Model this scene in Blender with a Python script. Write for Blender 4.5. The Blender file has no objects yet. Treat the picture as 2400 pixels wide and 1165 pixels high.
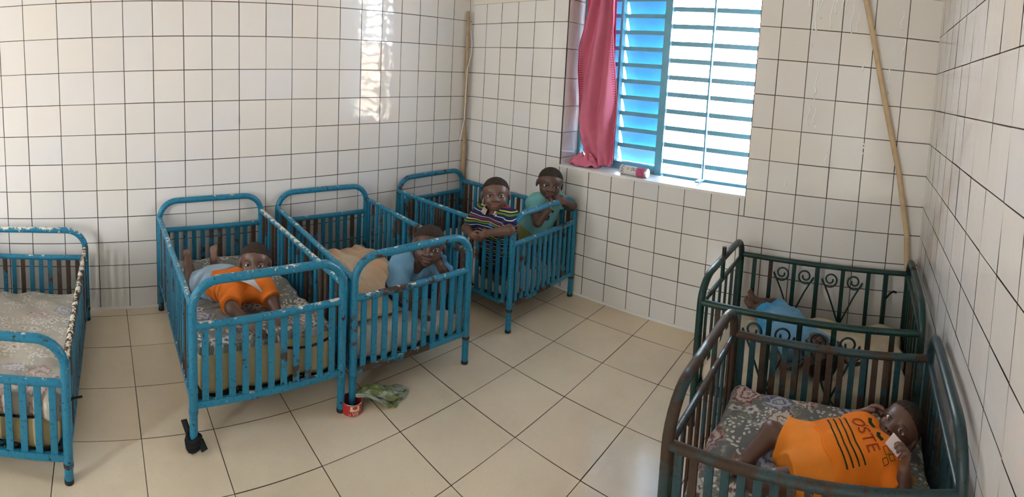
import bpy, bmesh, math, random
import numpy as np
from mathutils import Vector, Matrix

random.seed(7)
SC = bpy.context.scene
COL = SC.collection

# ------------------------------------------------------------------ camera
# the photograph is a phone panorama: a cylindrical camera, tilted a little
cam_data = bpy.data.cameras.new('camera')
cam = bpy.data.objects.new('camera', cam_data)
COL.objects.link(cam)
CAM = (2.5188632, -2.3666458, 1.3062905)
RR = (0.83540052, 0.54600556, 0.06311807)
UU = (-0.09541225, 0.03096625, 0.99495608)
FF = (-0.54129702, 0.83720906, -0.07796484)
cam.matrix_world = Matrix([[RR[i], UU[i], -FF[i], CAM[i]] for i in range(3)] + [[0, 0, 0, 1]])
FPX, CX, CY = 1148.67318, 1374.83643, 263.21056
cam_data.type = 'PANO'
cam_data.panorama_type = 'CENTRAL_CYLINDRICAL'
cam_data.central_cylindrical_radius = 1.0
cam_data.central_cylindrical_range_u_min = (0 - CX) / FPX
cam_data.central_cylindrical_range_u_max = (2400 - CX) / FPX
cam_data.central_cylindrical_range_v_min = -(1165 - CY) / FPX
cam_data.central_cylindrical_range_v_max = CY / FPX
cam_data.clip_start = 0.01
SC.camera = cam

# ------------------------------------------------------------------ world, sun, daylight portals, exposure
world = bpy.data.worlds.new('world')
SC.world = world
world.use_nodes = True
wn = world.node_tree
wn.nodes.clear()
w_out = wn.nodes.new('ShaderNodeOutputWorld')
w_bg = wn.nodes.new('ShaderNodeBackground')
w_tc = wn.nodes.new('ShaderNodeTexCoord')
w_sep = wn.nodes.new('ShaderNodeSeparateXYZ')
w_ramp = wn.nodes.new('ShaderNodeValToRGB')
w_map = wn.nodes.new('ShaderNodeMapRange')
w_map.inputs[1].default_value = -0.3
w_map.inputs[2].default_value = 1.0
wn.links.new(w_tc.outputs['Generated'], w_sep.inputs[0])
wn.links.new(w_sep.outputs[2], w_map.inputs[0])
wn.links.new(w_map.outputs[0], w_ramp.inputs[0])
wn.links.new(w_ramp.outputs[0], w_bg.inputs[0])
wn.links.new(w_bg.outputs[0], w_out.inputs[0])
w_ramp.color_ramp.elements[0].position = 0.0
w_ramp.color_ramp.elements[0].color = (0.92, 0.90, 0.87, 1)
w_ramp.color_ramp.elements[1].position = 1.0
w_ramp.color_ramp.elements[1].color = (0.72, 0.86, 1.0, 1)
e = w_ramp.color_ramp.elements.new(0.25)
e.color = (0.96, 0.98, 1.0, 1)
w_bg.inputs[1].default_value = 24.0

sun_d = bpy.data.lights.new('sun', 'SUN')
sun = bpy.data.objects.new('sun', sun_d)
COL.objects.link(sun)
sun_d.energy = 14.0
sun_d.color = (1.0, 0.97, 0.93)
sun_d.angle = math.radians(1.0)
sun.rotation_euler = Vector((0.35, 0.75, -1.3)).to_track_quat('-Z', 'Y').to_euler()


def portal(name, loc, sx, sy, direction):
    ld = bpy.data.lights.new(name, 'AREA')
    ld.shape = 'RECTANGLE'
    ld.size, ld.size_y = sx, sy
    ld.cycles.is_portal = True
    lo = bpy.data.objects.new(name, ld)
    COL.objects.link(lo)
    lo.location = loc
    lo.rotation_euler = Vector(direction).to_track_quat('-Z', 'Y').to_euler()


portal('window_daylight', (1.40, 0.36, 1.40), 1.2, 1.4, (0, -1, 0))
portal('doorway_daylight', (2.93, -4.75, 1.1), 0.48, 2.15, (-1, 0, 0))
portal('added_window_daylight', (0.33, -5.30, 1.78), 0.52, 0.66, (0, 1, 0))  # daylight through the unseen window added behind the camera

SC.view_settings.view_transform = 'Standard'
SC.view_settings.look = 'None'
SC.view_settings.exposure = 0.95
SC.view_settings.gamma = 1.0
SC.view_settings.use_curve_mapping = False
SC.cycles.max_bounces = 10
SC.cycles.diffuse_bounces = 6
SC.cycles.glossy_bounces = 4
SC.cycles.sample_clamp_indirect = 6.0


# ------------------------------------------------------------------ material helpers
class NT:
    def __init__(self, name):
        self.m = bpy.data.materials.new(name)
        self.m.use_nodes = True
        self.t = self.m.node_tree
        self.t.nodes.clear()
        self.out = self.t.nodes.new('ShaderNodeOutputMaterial')
        self.b = self.t.nodes.new('ShaderNodeBsdfPrincipled')
        self.t.links.new(self.b.outputs[0], self.out.inputs[0])

    def n(self, kind, **kw):
        nd = self.t.nodes.new('ShaderNode' + kind)
        for k, v in kw.items():
            setattr(nd, k, v)
        return nd

    def set(self, sock, v):
        if hasattr(v, 'is_linked') or isinstance(v, bpy.types.NodeSocket):
            self.t.links.new(v, sock)
        else:
            sock.default_value = v
        return sock

    def math(self, op, a, b=None, c=None):
        nd = self.n('Math', operation=op)
        self.set(nd.inputs[0], a)
        if b is not None:
            self.set(nd.inputs[1], b)
        if c is not None:
            self.set(nd.inputs[2], c)
        return nd.outputs[0]

    def vmath(self, op, a, b=None):
        nd = self.n('VectorMath', operation=op)
        self.set(nd.inputs[0], a)
        if b is not None:
            self.set(nd.inputs[1], b)
        return nd

    def mix(self, fac, a, b):
        nd = self.n('Mix', data_type='RGBA')
        self.set(nd.inputs[0], fac)
        self.set(nd.inputs[6], a if not isinstance(a, tuple) else (*a[:3], 1))
        self.set(nd.inputs[7], b if not isinstance(b, tuple) else (*b[:3], 1))
        return nd.outputs[2]

    def ramp(self, fac, stops, interp='LINEAR'):
        nd = self.n('ValToRGB')
        cr = nd.color_ramp
        cr.interpolation = interp
        while len(cr.elements) < len(stops):
            cr.elements.new(0.5)
        for el, (p, c) in zip(cr.elements, stops):
            el.position = p
            el.color = (*c[:3], 1) if isinstance(c, tuple) else (c, c, c, 1)
        self.set(nd.inputs[0], fac)
        return nd.outputs[0]

    def obj(self):
        return self.n('TexCoord').outputs['Object']

    def noise(self, vec, scale, detail=3.0, rough=0.55):
        nd = self.n('TexNoise')
        if vec is not None:
            self.set(nd.inputs['Vector'], vec)
        nd.inputs['Scale'].default_value = scale
        nd.inputs['Detail'].default_value = detail
        nd.inputs['Roughness'].default_value = rough
        return nd.outputs[0]

    def step(self, v, lo, hi):
        nd = self.n('MapRange')
        self.set(nd.inputs[0], v)
        nd.inputs[1].default_value = lo
        nd.inputs[2].default_value = hi
        return nd.outputs[0]

    def bump(self, h, strength=0.3, dist=0.01):
        nd = self.n('Bump')
        nd.inputs['Strength'].default_value = strength
        nd.inputs['Distance'].default_value = dist
        self.set(nd.inputs['Height'], h)
        self.t.links.new(nd.outputs[0], self.b.inputs['Normal'])

    def base(self, c, rough=0.5, metal=0.0, spec=0.5):
        self.set(self.b.inputs['Base Color'], c if not isinstance(c, tuple) else (*c[:3], 1))
        self.set(self.b.inputs['Roughness'], rough)
        self.b.inputs['Metallic'].default_value = metal
        self.b.inputs['Specular IOR Level'].default_value = spec
        return self.m


def plain(name, c, rough=0.5, metal=0.0, spec=0.5, var=0.12, scale=30.0):
    t = NT(name)
    f = t.noise(t.obj(), scale)
    dark = tuple(x * (1 - var) for x in c)
    lite = tuple(min(1, x * (1 + var)) for x in c)
    return t.base(t.mix(f, dark, lite), rough, metal, spec)


def srgb(r, g, b):
    def f(x):
        x /= 255.0
        return x / 12.92 if x <= 0.04045 else ((x + 0.055) / 1.055) ** 2.4
    return (f(r), f(g), f(b))


def mat_tile(name):
    t = NT(name)
    geo = t.n('NewGeometry')
    rnd = geo.outputs['Random Per Island']
    col = t.ramp(rnd, [(0.0, (0.69, 0.660, 0.64)), (0.3, (0.73, 0.705, 0.68)), (0.55, (0.70, 0.685, 0.70)),
                       (0.8, (0.745, 0.70, 0.645)), (1.0, (0.68, 0.675, 0.69))])
    nz = t.noise(t.obj(), 1.7, 4.0)
    col = t.mix(t.step(nz, 0.35, 0.8), col, (0.72, 0.68, 0.63))
    t.bump(t.noise(t.obj(), 9.0, 2.0), 0.06, 0.02)
    return t.base(col, 0.06, 0, 0.5)


def mat_floor_tile():
    t = NT('floor_tile_ceramic')
    geo = t.n('NewGeometry')
    rnd = geo.outputs['Random Per Island']
    a = t.ramp(rnd, [(0.0, (0.73, 0.60, 0.435)), (0.5, (0.76, 0.63, 0.465)), (1.0, (0.71, 0.585, 0.425))])
    nz = t.noise(t.obj(), 3.0, 6.0, 0.65)
    a = t.mix(t.step(nz, 0.45, 0.85), a, (0.62, 0.51, 0.37))
    fine = t.noise(t.obj(), 180.0, 2.0)
    a = t.mix(t.step(fine, 0.62, 0.75), a, (0.58, 0.48, 0.355))
    t.bump(t.noise(t.obj(), 22.0, 2.0), 0.05, 0.01)
    return t.base(a, t.math('ADD', t.math('MULTIPLY', nz, 0.14), 0.10), 0, 0.5)


def mat_paint(name, paint, paint2, cream_amt, rust_amt, rust=(0.028, 0.017, 0.012)):
    """Gloss paint over old cream paint over rusted steel: chips worn through."""
    t = NT(name)
    oi = t.n('ObjectInfo')
    off = t.vmath('SCALE', (1.0, 1.0, 1.0))
    t.set(off.inputs[0], (7.0, 3.0, 5.0))
    t.t.links.new(oi.outputs['Random'], off.inputs[3])
    p = t.vmath('ADD', t.obj(), off.outputs[0]).outputs[0]
    body = t.mix(t.noise(p, 6.0, 4.0), paint, paint2)
    body = t.mix(t.step(t.noise(p, 90.0, 3.0), 0.56, 0.66), body, tuple(x * 0.72 for x in paint))
    sep = t.n('SeparateXYZ')
    t.t.links.new(t.n('NewGeometry').outputs['Normal'], sep.inputs[0])
    top = t.step(sep.outputs[2], 0.25, 0.9)
    # rust: big patches that vary from bar to bar
    big = t.noise(p, 5.0, 5.0, 0.7)
    rnd = t.math('MULTIPLY', t.math('SUBTRACT', oi.outputs['Random'], 0.5), 0.34)
    rustm = t.step(t.math('ADD', big, rnd), 0.66 - rust_amt, 0.70 - rust_amt)
    col = t.mix(rustm, body, t.mix(t.noise(p, 60.0), rust, (0.075, 0.04, 0.022)))
    # cream undercoat shows where hands and bumps wore the top of the rails
    ch = t.math('ADD', t.noise(p, 26.0, 6.0, 0.75), t.math('MULTIPLY', top, 0.10))
    crm = t.step(ch, 0.70 - cream_amt, 0.715 - cream_amt)
    col = t.mix(crm, col, (0.62, 0.57, 0.46))
    dk = t.step(t.noise(t.vmath('ADD', p, (3.1, 1.7, 9.2)).outputs[0], 24.0, 6.0, 0.7), 0.635, 0.65)
    col = t.mix(dk, col, rust)
    t.bump(t.math('SUBTRACT', t.noise(p, 55.0, 3.0), t.math('MULTIPLY', t.math('ADD', crm, dk), 0.6)), 0.25, 0.003)
    return t.base(col, t.math('ADD', 0.36, t.math('MULTIPLY', rustm, 0.4)), 0, 0.38)


def flower_layer(t, p, scale, radius, petals, shift, keep):
    """One layer of blossoms: returns mask, ring shade, random, and dark outline."""
    q = t.vmath('ADD', p, shift).outputs[0]
    q = t.vmath('SCALE', q)
    t.set(q.inputs[0], t.vmath('ADD', p, shift).outputs[0])
    q.inputs[3].default_value = scale
    vor = t.n('TexVoronoi', voronoi_dimensions='2D', feature='F1')
    t.t.links.new(q.outputs[0], vor.inputs['Vector'])
    vor.inputs['Scale'].default_value = 1.0
    vor.inputs['Randomness'].default_value = 0.9
    d = t.vmath('SUBTRACT', q.outputs[0], vor.outputs['Position']).outputs[0]
    s = t.n('SeparateXYZ')
    t.t.links.new(d, s.inputs[0])
    ang = t.math('ARCTAN2', s.outputs[1], s.outputs[0])
    cs = t.n('SeparateColor')
    t.t.links.new(vor.outputs['Color'], cs.inputs[0])
    ang = t.math('ADD', ang, t.math('MULTIPLY', cs.outputs[0], 6.28))
    wob = t.math('ABSOLUTE', t.math('COSINE', t.math('MULTIPLY', ang, petals / 2.0)))
    wob2 = t.math('MULTIPLY', t.math('SINE', t.math('MULTIPLY', ang, petals * 1.7)), 0.06)
    r = t.math('MULTIPLY', radius, t.math('ADD', t.math('ADD', t.math('MULTIPLY', wob, 0.38), 0.64), wob2))
    dist = vor.outputs['Distance']
    fray = t.math('MULTIPLY', t.math('SUBTRACT', t.noise(q.outputs[0], 4.2, 3.0, 0.7), 0.5), 0.9 if petals > 5 else 0.3)
    rel = t.math('ADD', t.math('DIVIDE', dist, r), fray)
    on = t.math('LESS_THAN', rel, 1.0)
    exist = t.math('LESS_THAN', cs.outputs[1], keep)
    mask = t.math('MULTIPLY', on, exist)
    ring = t.math('SINE', t.math('ADD', t.math('MULTIPLY', rel, 15.0), t.math('MULTIPLY', wob, 3.0)))
    edge = t.math('MULTIPLY', t.math('GREATER_THAN', rel, 0.86), mask)
    return mask, ring, cs.outputs[2], edge, rel


def mat_floral(name, ground, faded=0.0):
    """Grey cotton printed with roses, small white blossoms, sprigs and leaves."""
    t = NT(name)
    p0 = t.obj()
    warp = t.n('TexNoise')
    warp.inputs['Scale'].default_value = 14.0
    t.set(warp.inputs['Vector'], p0)
    w = t.vmath('SCALE', warp.outputs[1])
    t.set(w.inputs[0], t.vmath('SUBTRACT', warp.outputs[1], (0.5, 0.5, 0.5)).outputs[0])
    w.inputs[3].default_value = 0.03
    p = t.vmath('ADD', p0, w.outputs[0]).outputs[0]
    col = t.mix(t.noise(p0, 5.0, 3.0), ground, tuple(x * 0.82 for x in ground))
    cream, white, pink = (0.60, 0.54, 0.45), (0.68, 0.66, 0.62), (0.50, 0.36, 0.34)
    blue, green, wine = (0.12, 0.14, 0.24), (0.20, 0.21, 0.16), (0.20, 0.09, 0.09)
    clump = t.step(t.noise(p0, 5.5, 2.0), 0.40, 0.48)
    # leaves
    m, ring, rnd, edge, rel = flower_layer(t, p, 20.0, 0.46, 2.0, (0.3, 0.1, 0.0), 0.75)
    lf = t.math('MULTIPLY', m, clump)
    col = t.mix(t.math('MULTIPLY', lf, 0.75), col, t.mix(t.step(ring, -0.4, 0.6), green, (0.33, 0.34, 0.29)))
    # sprigs of tiny white dots
    m, ring, rnd, edge, rel = flower_layer(t, p, 62.0, 0.33, 2.0, (0.7, 0.4, 0.0), 0.8)
    sp = t.math('MULTIPLY', m, t.step(t.noise(p0, 9.0, 2.0), 0.50, 0.54))
    col = t.mix(sp, col, white)
    # small five-petal blossoms
    m, ring, rnd, edge, rel = flower_layer(t, p, 17.0, 0.42, 5.0, (1.3, 2.1, 0.0), 0.62)
    m = t.math('MULTIPLY', m, clump)
    c = t.mix(t.step(rel, 0.25, 0.45), t.mix(t.step(rnd, 0.45, 0.55), wine, blue), t.mix(rnd, cream, white))
    c = t.mix(t.math('MULTIPLY', edge, 0.7), c, (0.24, 0.20, 0.19))
    col = t.mix(m, col, c)
    # large roses
    m, ring, rnd, edge, rel = flower_layer(t, p, 8.2, 0.47, 6.0, (4.7, 0.9, 0.0), 0.42)
    tint = t.ramp(rnd, [(0.0, pink), (0.4, cream), (0.7, (0.40, 0.42, 0.50)), (1.0, cream)], 'CONSTANT')
    c = t.mix(t.step(ring, 0.45, 0.85), tint, t.mix(t.step(rnd, 0.55, 0.6), wine, blue))
    c = t.mix(t.step(ring, -0.9, -0.3), t.mix(0.5, c, white), c)
    c = t.mix(t.math('MULTIPLY', edge, 0.6), c, (0.22, 0.17, 0.17))
    col = t.mix(m, col, c)
    if faded > 0:
        col = t.mix(faded, col, ground)
    weave = t.noise(p0, 500.0, 1.0)
    wr = t.noise(p0, 11.0, 3.0)
    t.bump(t.math('ADD', t.math('MULTIPLY', weave, 0.05), wr), 0.35, 0.02)
    return t.base(col, 0.85, 0, 0.2)


def mat_cloth(name, c, c2=None, wr=0.35, scale=14.0, dist=0.015, rough=0.85):
    t = NT(name)
    p = t.obj()
    c2 = c2 or tuple(x * 0.86 for x in c)
    col = t.mix(t.step(t.noise(p, 7.0, 3.0), 0.35, 0.65), c, c2)
    h = t.math('ADD', t.noise(p, scale, 3.0), t.math('MULTIPLY', t.noise(p, 420.0, 1.0), 0.06))
    t.bump(h, wr, dist)
    return t.base(col, rough, 0, 0.2)


def mat_skin(name, c):
    t = NT(name)
    p = t.obj()
    base = t.mix(t.noise(p, 40.0, 3.0), tuple(x * 0.88 for x in c), tuple(x * 1.12 for x in c))
    pale = t.n('Attribute', attribute_name='pale').outputs['Fac']
    lip = t.n('Attribute', attribute_name='lip').outputs['Fac']
    brow = t.n('Attribute', attribute_name='brow').outputs['Fac']
    base = t.mix(pale, base, (c[0] * 2.6, c[1] * 2.5, c[2] * 2.4))
    base = t.mix(lip, base, (c[0] * 1.35, c[1] * 0.92, c[2] * 1.0))
    base = t.mix(brow, base, (0.012, 0.009, 0.008))
    t.bump(t.noise(p, 260.0, 2.0), 0.08, 0.002)
    return t.base(base, 0.42, 0, 0.45)


def mat_stripes(name, period, stops, axis=2, wob=0.0):
    t = NT(name)
    p = t.obj()
    s = t.n('SeparateXYZ')
    t.t.links.new(p, s.inputs[0])
    v = s.outputs[axis]
    if wob:
        v = t.math('ADD', v, t.math('MULTIPLY', t.math('SUBTRACT', t.noise(p, 9.0, 1.0), 0.5), wob))
    f = t.math('FRACT', t.math('DIVIDE', v, period))
    col = t.ramp(f, stops, 'CONSTANT')
    t.bump(t.noise(p, 18.0, 3.0), 0.3, 0.01)
    return t.base(col, 0.85, 0, 0.2)


M = {}
M['tile'] = mat_tile('glazed_wall_tile')
M['floor_tile'] = mat_floor_tile()
M['grout'] = plain('dark_grout', (0.085, 0.063, 0.048), 0.9, 0, 0.1, 0.4, 60)
M['floor_grout'] = plain('floor_grout', (0.12, 0.088, 0.06), 0.9, 0, 0.1, 0.4, 60)
M['plaster'] = plain('beige_wall_paint', (0.68, 0.63, 0.55), 0.7, 0, 0.2, 0.06, 4)
M['ceiling'] = plain('ceiling_paint', (0.76, 0.745, 0.72), 0.8, 0, 0.2, 0.05, 3)
M['white_paint'] = plain('white_gloss_paint', (0.74, 0.73, 0.71), 0.35, 0, 0.4, 0.08, 12)
M['louver'] = plain('sky_blue_louver_paint', (0.075, 0.29, 0.50), 0.28, 0, 0.5, 0.15, 9)
M['frame_blue'] = plain('grey_blue_frame_paint', (0.10, 0.31, 0.42), 0.35, 0, 0.5, 0.2, 14)
BLUE, BLUE2 = (0.010, 0.140, 0.235), (0.018, 0.190, 0.310)
M['blue'] = mat_paint('chipped_blue_paint', BLUE, BLUE2, 0.015, -0.03)
M['blue_chip'] = mat_paint('much_chipped_blue_paint', BLUE, BLUE2, 0.035, -0.02)
M['blue_worn'] = mat_paint('rusted_blue_paint', (0.010, 0.11, 0.18), (0.016, 0.14, 0.23), 0.0, 0.15)
M['blue_cream'] = mat_paint('blue_paint_worn_to_cream', BLUE, BLUE2, 0.115, 0.08)
M['green'] = mat_paint('dark_green_paint', (0.006, 0.030, 0.026), (0.010, 0.045, 0.036), -0.2, 0.02, (0.02, 0.013, 0.01))
M['teal'] = mat_paint('rusted_dark_teal_paint', (0.013, 0.032, 0.036), (0.023, 0.050, 0.056), -0.2, 0.21, (0.026, 0.018, 0.013))
M['teal_bar'] = mat_paint('rusted_teal_bar_paint', (0.012, 0.044, 0.054), (0.021, 0.066, 0.080), -0.2, 0.20, (0.026, 0.018, 0.013))
M['rubber'] = plain('black_rubber', (0.012, 0.012, 0.012), 0.6)
M['black_cloth'] = mat_cloth('black_cloth', (0.012, 0.012, 0.013), None, 0.4, 40, 0.004)
M['foam'] = mat_cloth('yellow_foam', (0.50, 0.42, 0.23), (0.44, 0.36, 0.19), 0.35, 9.0, 0.02, 0.75)
M['floral'] = mat_floral('grey_floral_cotton', (0.205, 0.203, 0.195))
M['floral_dim'] = mat_floral('washed_floral_cotton', (0.41, 0.37, 0.315), 0.45)
M['cream_sheet'] = mat_cloth('cream_cotton', (0.62, 0.54, 0.42), (0.58, 0.47, 0.33), 0.5, 10.0, 0.03)
M['white_sheet'] = mat_cloth('white_cotton', (0.62, 0.58, 0.52), (0.55, 0.48, 0.42), 0.5, 16.0, 0.02)
M['peach_sheet'] = mat_cloth('peach_cotton', (0.60, 0.50, 0.37), (0.62, 0.38, 0.24), 0.55, 8.0, 0.04)
M['pink'] = mat_cloth('rose_pink_fleece', (0.60, 0.17, 0.25), (0.55, 0.145, 0.22), 0.25, 12.0, 0.01, 0.95)
M['crimson'] = mat_cloth('crimson_yarn', (0.42, 0.015, 0.05), None, 0.2, 60, 0.003)
M['skin'] = mat_skin('dark_brown_skin', (0.118, 0.060, 0.041))
M['skin2'] = mat_skin('deep_brown_skin', (0.088, 0.044, 0.031))
M['sclera'] = plain('eye_white', (0.62, 0.57, 0.52), 0.15, 0, 0.6, 0.05)
M['iris'] = plain('dark_iris', (0.012, 0.007, 0.005), 0.08, 0, 0.8, 0.1)


def mat_hair():
    t = NT('short_black_hair')
    p = t.obj()
    t.bump(t.noise(p, 300.0, 3.0), 0.9, 0.004)
    col = t.mix(t.noise(p, 220.0, 2.0), (0.020, 0.014, 0.011), (0.048, 0.031, 0.022))
    return t.base(col, 0.8, 0, 0.2)


M['hair'] = mat_hair()
M['orange'] = mat_cloth('bright_orange_jersey', (0.80, 0.21, 0.018), (0.76, 0.18, 0.015), 0.3, 16, 0.012)
M['orange_k1'] = mat_cloth('orange_jersey', (0.72, 0.17, 0.02), None, 0.3, 20, 0.01)
M['grey_bib'] = mat_cloth('pale_grey_cotton', (0.58, 0.57, 0.56), None, 0.2, 30, 0.006)
M['pale_blue'] = mat_cloth('pale_blue_cotton', (0.33, 0.43, 0.53), (0.28, 0.38, 0.49), 0.35, 16, 0.012)
M['chambray'] = mat_cloth('light_blue_chambray', (0.17, 0.34, 0.50), (0.13, 0.28, 0.43), 0.45, 16, 0.015)
M['aqua'] = mat_cloth('aqua_jersey', (0.20, 0.50, 0.50), (0.17, 0.45, 0.46), 0.35, 18, 0.012)
M['olive'] = mat_cloth('olive_cotton', (0.27, 0.30, 0.10), None, 0.35, 18, 0.01)
M['navy'] = mat_cloth('navy_cotton', (0.02, 0.025, 0.06), None, 0.35, 18, 0.01)
M['bright_blue'] = mat_cloth('bright_blue_cotton', (0.03, 0.25, 0.48), (0.20, 0.38, 0.52), 0.4, 18, 0.012)
M['dark_green_ink'] = plain('dark_green_ink', (0.028, 0.040, 0.012), 0.8, 0, 0.1)
M['red_ink'] = plain('brick_red_ink', (0.33, 0.045, 0.015), 0.8, 0, 0.1)
NAVY, WHITE, LIME, RED, YEL = (0.016, 0.018, 0.065), (0.55, 0.55, 0.52), (0.10, 0.22, 0.03), (0.30, 0.03, 0.04), (0.50, 0.42, 0.06)
M['polo'] = mat_stripes('striped_polo_jersey', 0.074, [(0.0, NAVY), (0.20, WHITE), (0.24, NAVY), (0.38, LIME), (0.47, NAVY),
                                                        (0.55, YEL), (0.61, NAVY), (0.73, RED), (0.79, NAVY), (0.88, WHITE), (0.92, NAVY)], 2, 0.012)
M['polo_collar'] = mat_stripes('striped_collar', 0.012, [(0.0, WHITE), (0.35, RED), (0.6, LIME), (0.8, WHITE)], 0, 0.01)


# ------------------------------------------------------------------ object helpers
def link(o, parent=None):
    COL.objects.link(o)
    if parent is not None:
        o.parent = parent
    return o


def thing(name, label, cat, loc=(0, 0, 0), rotz=0.0, group=None):
    o = bpy.data.objects.new(name, None)
    o.empty_display_size = 0.05
    link(o)
    o.location = loc
    o.rotation_euler = (0, 0, rotz)
    o['label'] = label
    o['category'] = cat
    if group:
        o['group'] = group
    return o


def tag(o, label, cat, group=None):
    o['label'] = label
    o['category'] = cat
    if group:
        o['group'] = group
    return o


def obj(name, bm, mat, parent=None, smooth=True, angle=None):
    me = bpy.data.meshes.new(name)
    bm.normal_update()
    bm.to_mesh(me)
    bm.free()
    mats = mat if isinstance(mat, (list, tuple)) else [mat]
    for m in mats:
        me.materials.append(m)
    for p in me.polygons:
        p.use_smooth = smooth
    if smooth and angle:
        me.set_sharp_from_angle(angle=math.radians(angle))
    return link(bpy.data.objects.new(name, me), parent)


def struct(name, bm, mat, parent=None, smooth=False):
    o = obj(name, bm, mat, parent, smooth)
    o['kind'] = 'structure'
    return o


def add_box(bm, lo, hi, bevel=0.0, mi=0):
    vs = [bm.verts.new((x, y, z)) for z in (lo[2], hi[2]) for y in (lo[1], hi[1]) for x in (lo[0], hi[0])]
    fs = []
    for f in ((0, 2, 3, 1), (4, 5, 7, 6), (0, 1, 5, 4), (1, 3, 7, 5), (3, 2, 6, 7), (2, 0, 4, 6)):
        fs.append(bm.faces.new([vs[i] for i in f]))
    for f in fs:
        f.material_index = mi
    if bevel > 0:
        es = list({e for f in fs for e in f.edges})
        r = bmesh.ops.bevel(bm, geom=es, offset=bevel, segments=2, profile=0.7, affect='EDGES')
        for f in r['faces']:
            f.material_index = mi
    return vs


def add_tube(bm, path, r, seg=12, cap=True, closed=False, radii=None):
    pts = [Vector(p) for p in path]
    n = len(pts)
    rings = []
    up = None
    for i, p in enumerate(pts):
        a = pts[(i - 1) % n] if (i > 0 or closed) else p
        b = pts[(i + 1) % n] if (i < n - 1 or closed) else p
        t = (b - a).normalized()
        if up is None:
            up = Vector((0, 0, 1)) if abs(t.z) < 0.9 else Vector((1, 0, 0))
        s = t.cross(up).normalized()
        up = s.cross(t).normalized()
        rr = radii[i] if radii else r
        rings.append([bm.verts.new(p + (s * math.cos(k * math.tau / seg) + up * math.sin(k * math.tau / seg)) * rr) for k in range(seg)])
    m = n if closed else n - 1
    for i in range(m):
        A, B = rings[i], rings[(i + 1) % n]
        for k in range(seg):
            bm.faces.new((A[k], A[(k + 1) % seg], B[(k + 1) % seg], B[k]))
    if cap and not closed:
        bm.faces.new(list(reversed(rings[0])))
        bm.faces.new(rings[-1])
    bmesh.ops.recalc_face_normals(bm, faces=bm.faces[:])


def tube(name, path, r, mat, parent=None, seg=12, radii=None, closed=False):
    bm = bmesh.new()
    add_tube(bm, path, r, seg, True, closed, radii)
    return obj(name, bm, mat, parent, True, 50)


def box(name, lo, hi, mat, parent=None, bevel=0.0):
    bm = bmesh.new()
    add_box(bm, lo, hi, bevel)
    return obj(name, bm, mat, parent, bevel > 0, 40)


def soft_box(name, lo, hi, r, mat, parent=None, n=(28, 18, 6), warp=None, wob=0.004, seed=0):
    """A stuffed slab with round edges; warp(x,y,z)->(x,y,z) shapes it."""
    bm = bmesh.new()
    lo, hi = Vector(lo), Vector(hi)
    idx = {}
    rnd = random.Random(seed)
    ph = [rnd.uniform(0, 6.28) for _ in range(9)]

    def vert(i, j, k):
        key = (i, j, k)
        if key not in idx:
            p = Vector((lo[0] + (hi[0] - lo[0]) * i / n[0], lo[1] + (hi[1] - lo[1]) * j / n[1], lo[2] + (hi[2] - lo[2]) * k / n[2]))
            c = Vector([min(max(p[a], lo[a] + r), hi[a] - r) for a in range(3)])
            d = p - c
            if d.length > 1e-9:
                p = c + d.normalized() * min(r, max(abs(x) for x in d) if True else r)
            x, y, z = p
            s = (math.sin(23 * x + ph[0] + 3 * math.sin(9 * y + ph[1])) + math.sin(31 * y + ph[2] + 2 * math.sin(14 * x + ph[3]))
                 + 0.7 * math.sin(47 * (x + y) + ph[4]) + 0.5 * math.sin(60 * (x - 0.6 * y) + ph[5] + 20 * z))
            dd = d.normalized() if d.length > 1e-9 else Vector((0, 0, 0))
            p = p + dd * wob * s
            if warp:
                p = Vector(warp(*p))
            idx[key] = bm.verts.new(p)
        return idx[key]
    for a, b, c in ((0, 1, 2), (1, 2, 0), (0, 2, 1)):
        for side in (0, n[c]):
            for i in range(n[a]):
                for j in range(n[b]):
                    def g(ii, jj):
                        k = [0, 0, 0]
                        k[a], k[b], k[c] = ii, jj, side
                        return vert(*k)
                    q = [g(i, j), g(i + 1, j), g(i + 1, j + 1), g(i, j + 1)]
                    try:
                        bm.faces.new(q)
                    except ValueError:
                        pass
    bmesh.ops.recalc_face_normals(bm, faces=bm.faces[:])
    return obj(name, bm, mat, parent, True)


def text_mesh(body, size, extrude=0.0):
    cu = bpy.data.curves.new('lettering', 'FONT')
    cu.body = body
    cu.size = size
    cu.extrude = extrude
    cu.align_x = 'CENTER'
    cu.align_y = 'CENTER'
    cu.resolution_u = 4
    o = bpy.data.objects.new('lettering', cu)
    COL.objects.link(o)
    dg = bpy.context.evaluated_depsgraph_get()
    me = bpy.data.meshes.new_from_object(o.evaluated_get(dg))
    bpy.data.objects.remove(o)
    bpy.data.curves.remove(cu)
    bm = bmesh.new()
    bm.from_mesh(me)
    bpy.data.meshes.remove(me)
    bmesh.ops.remove_doubles(bm, verts=bm.verts, dist=1e-5)
    return bm


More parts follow.
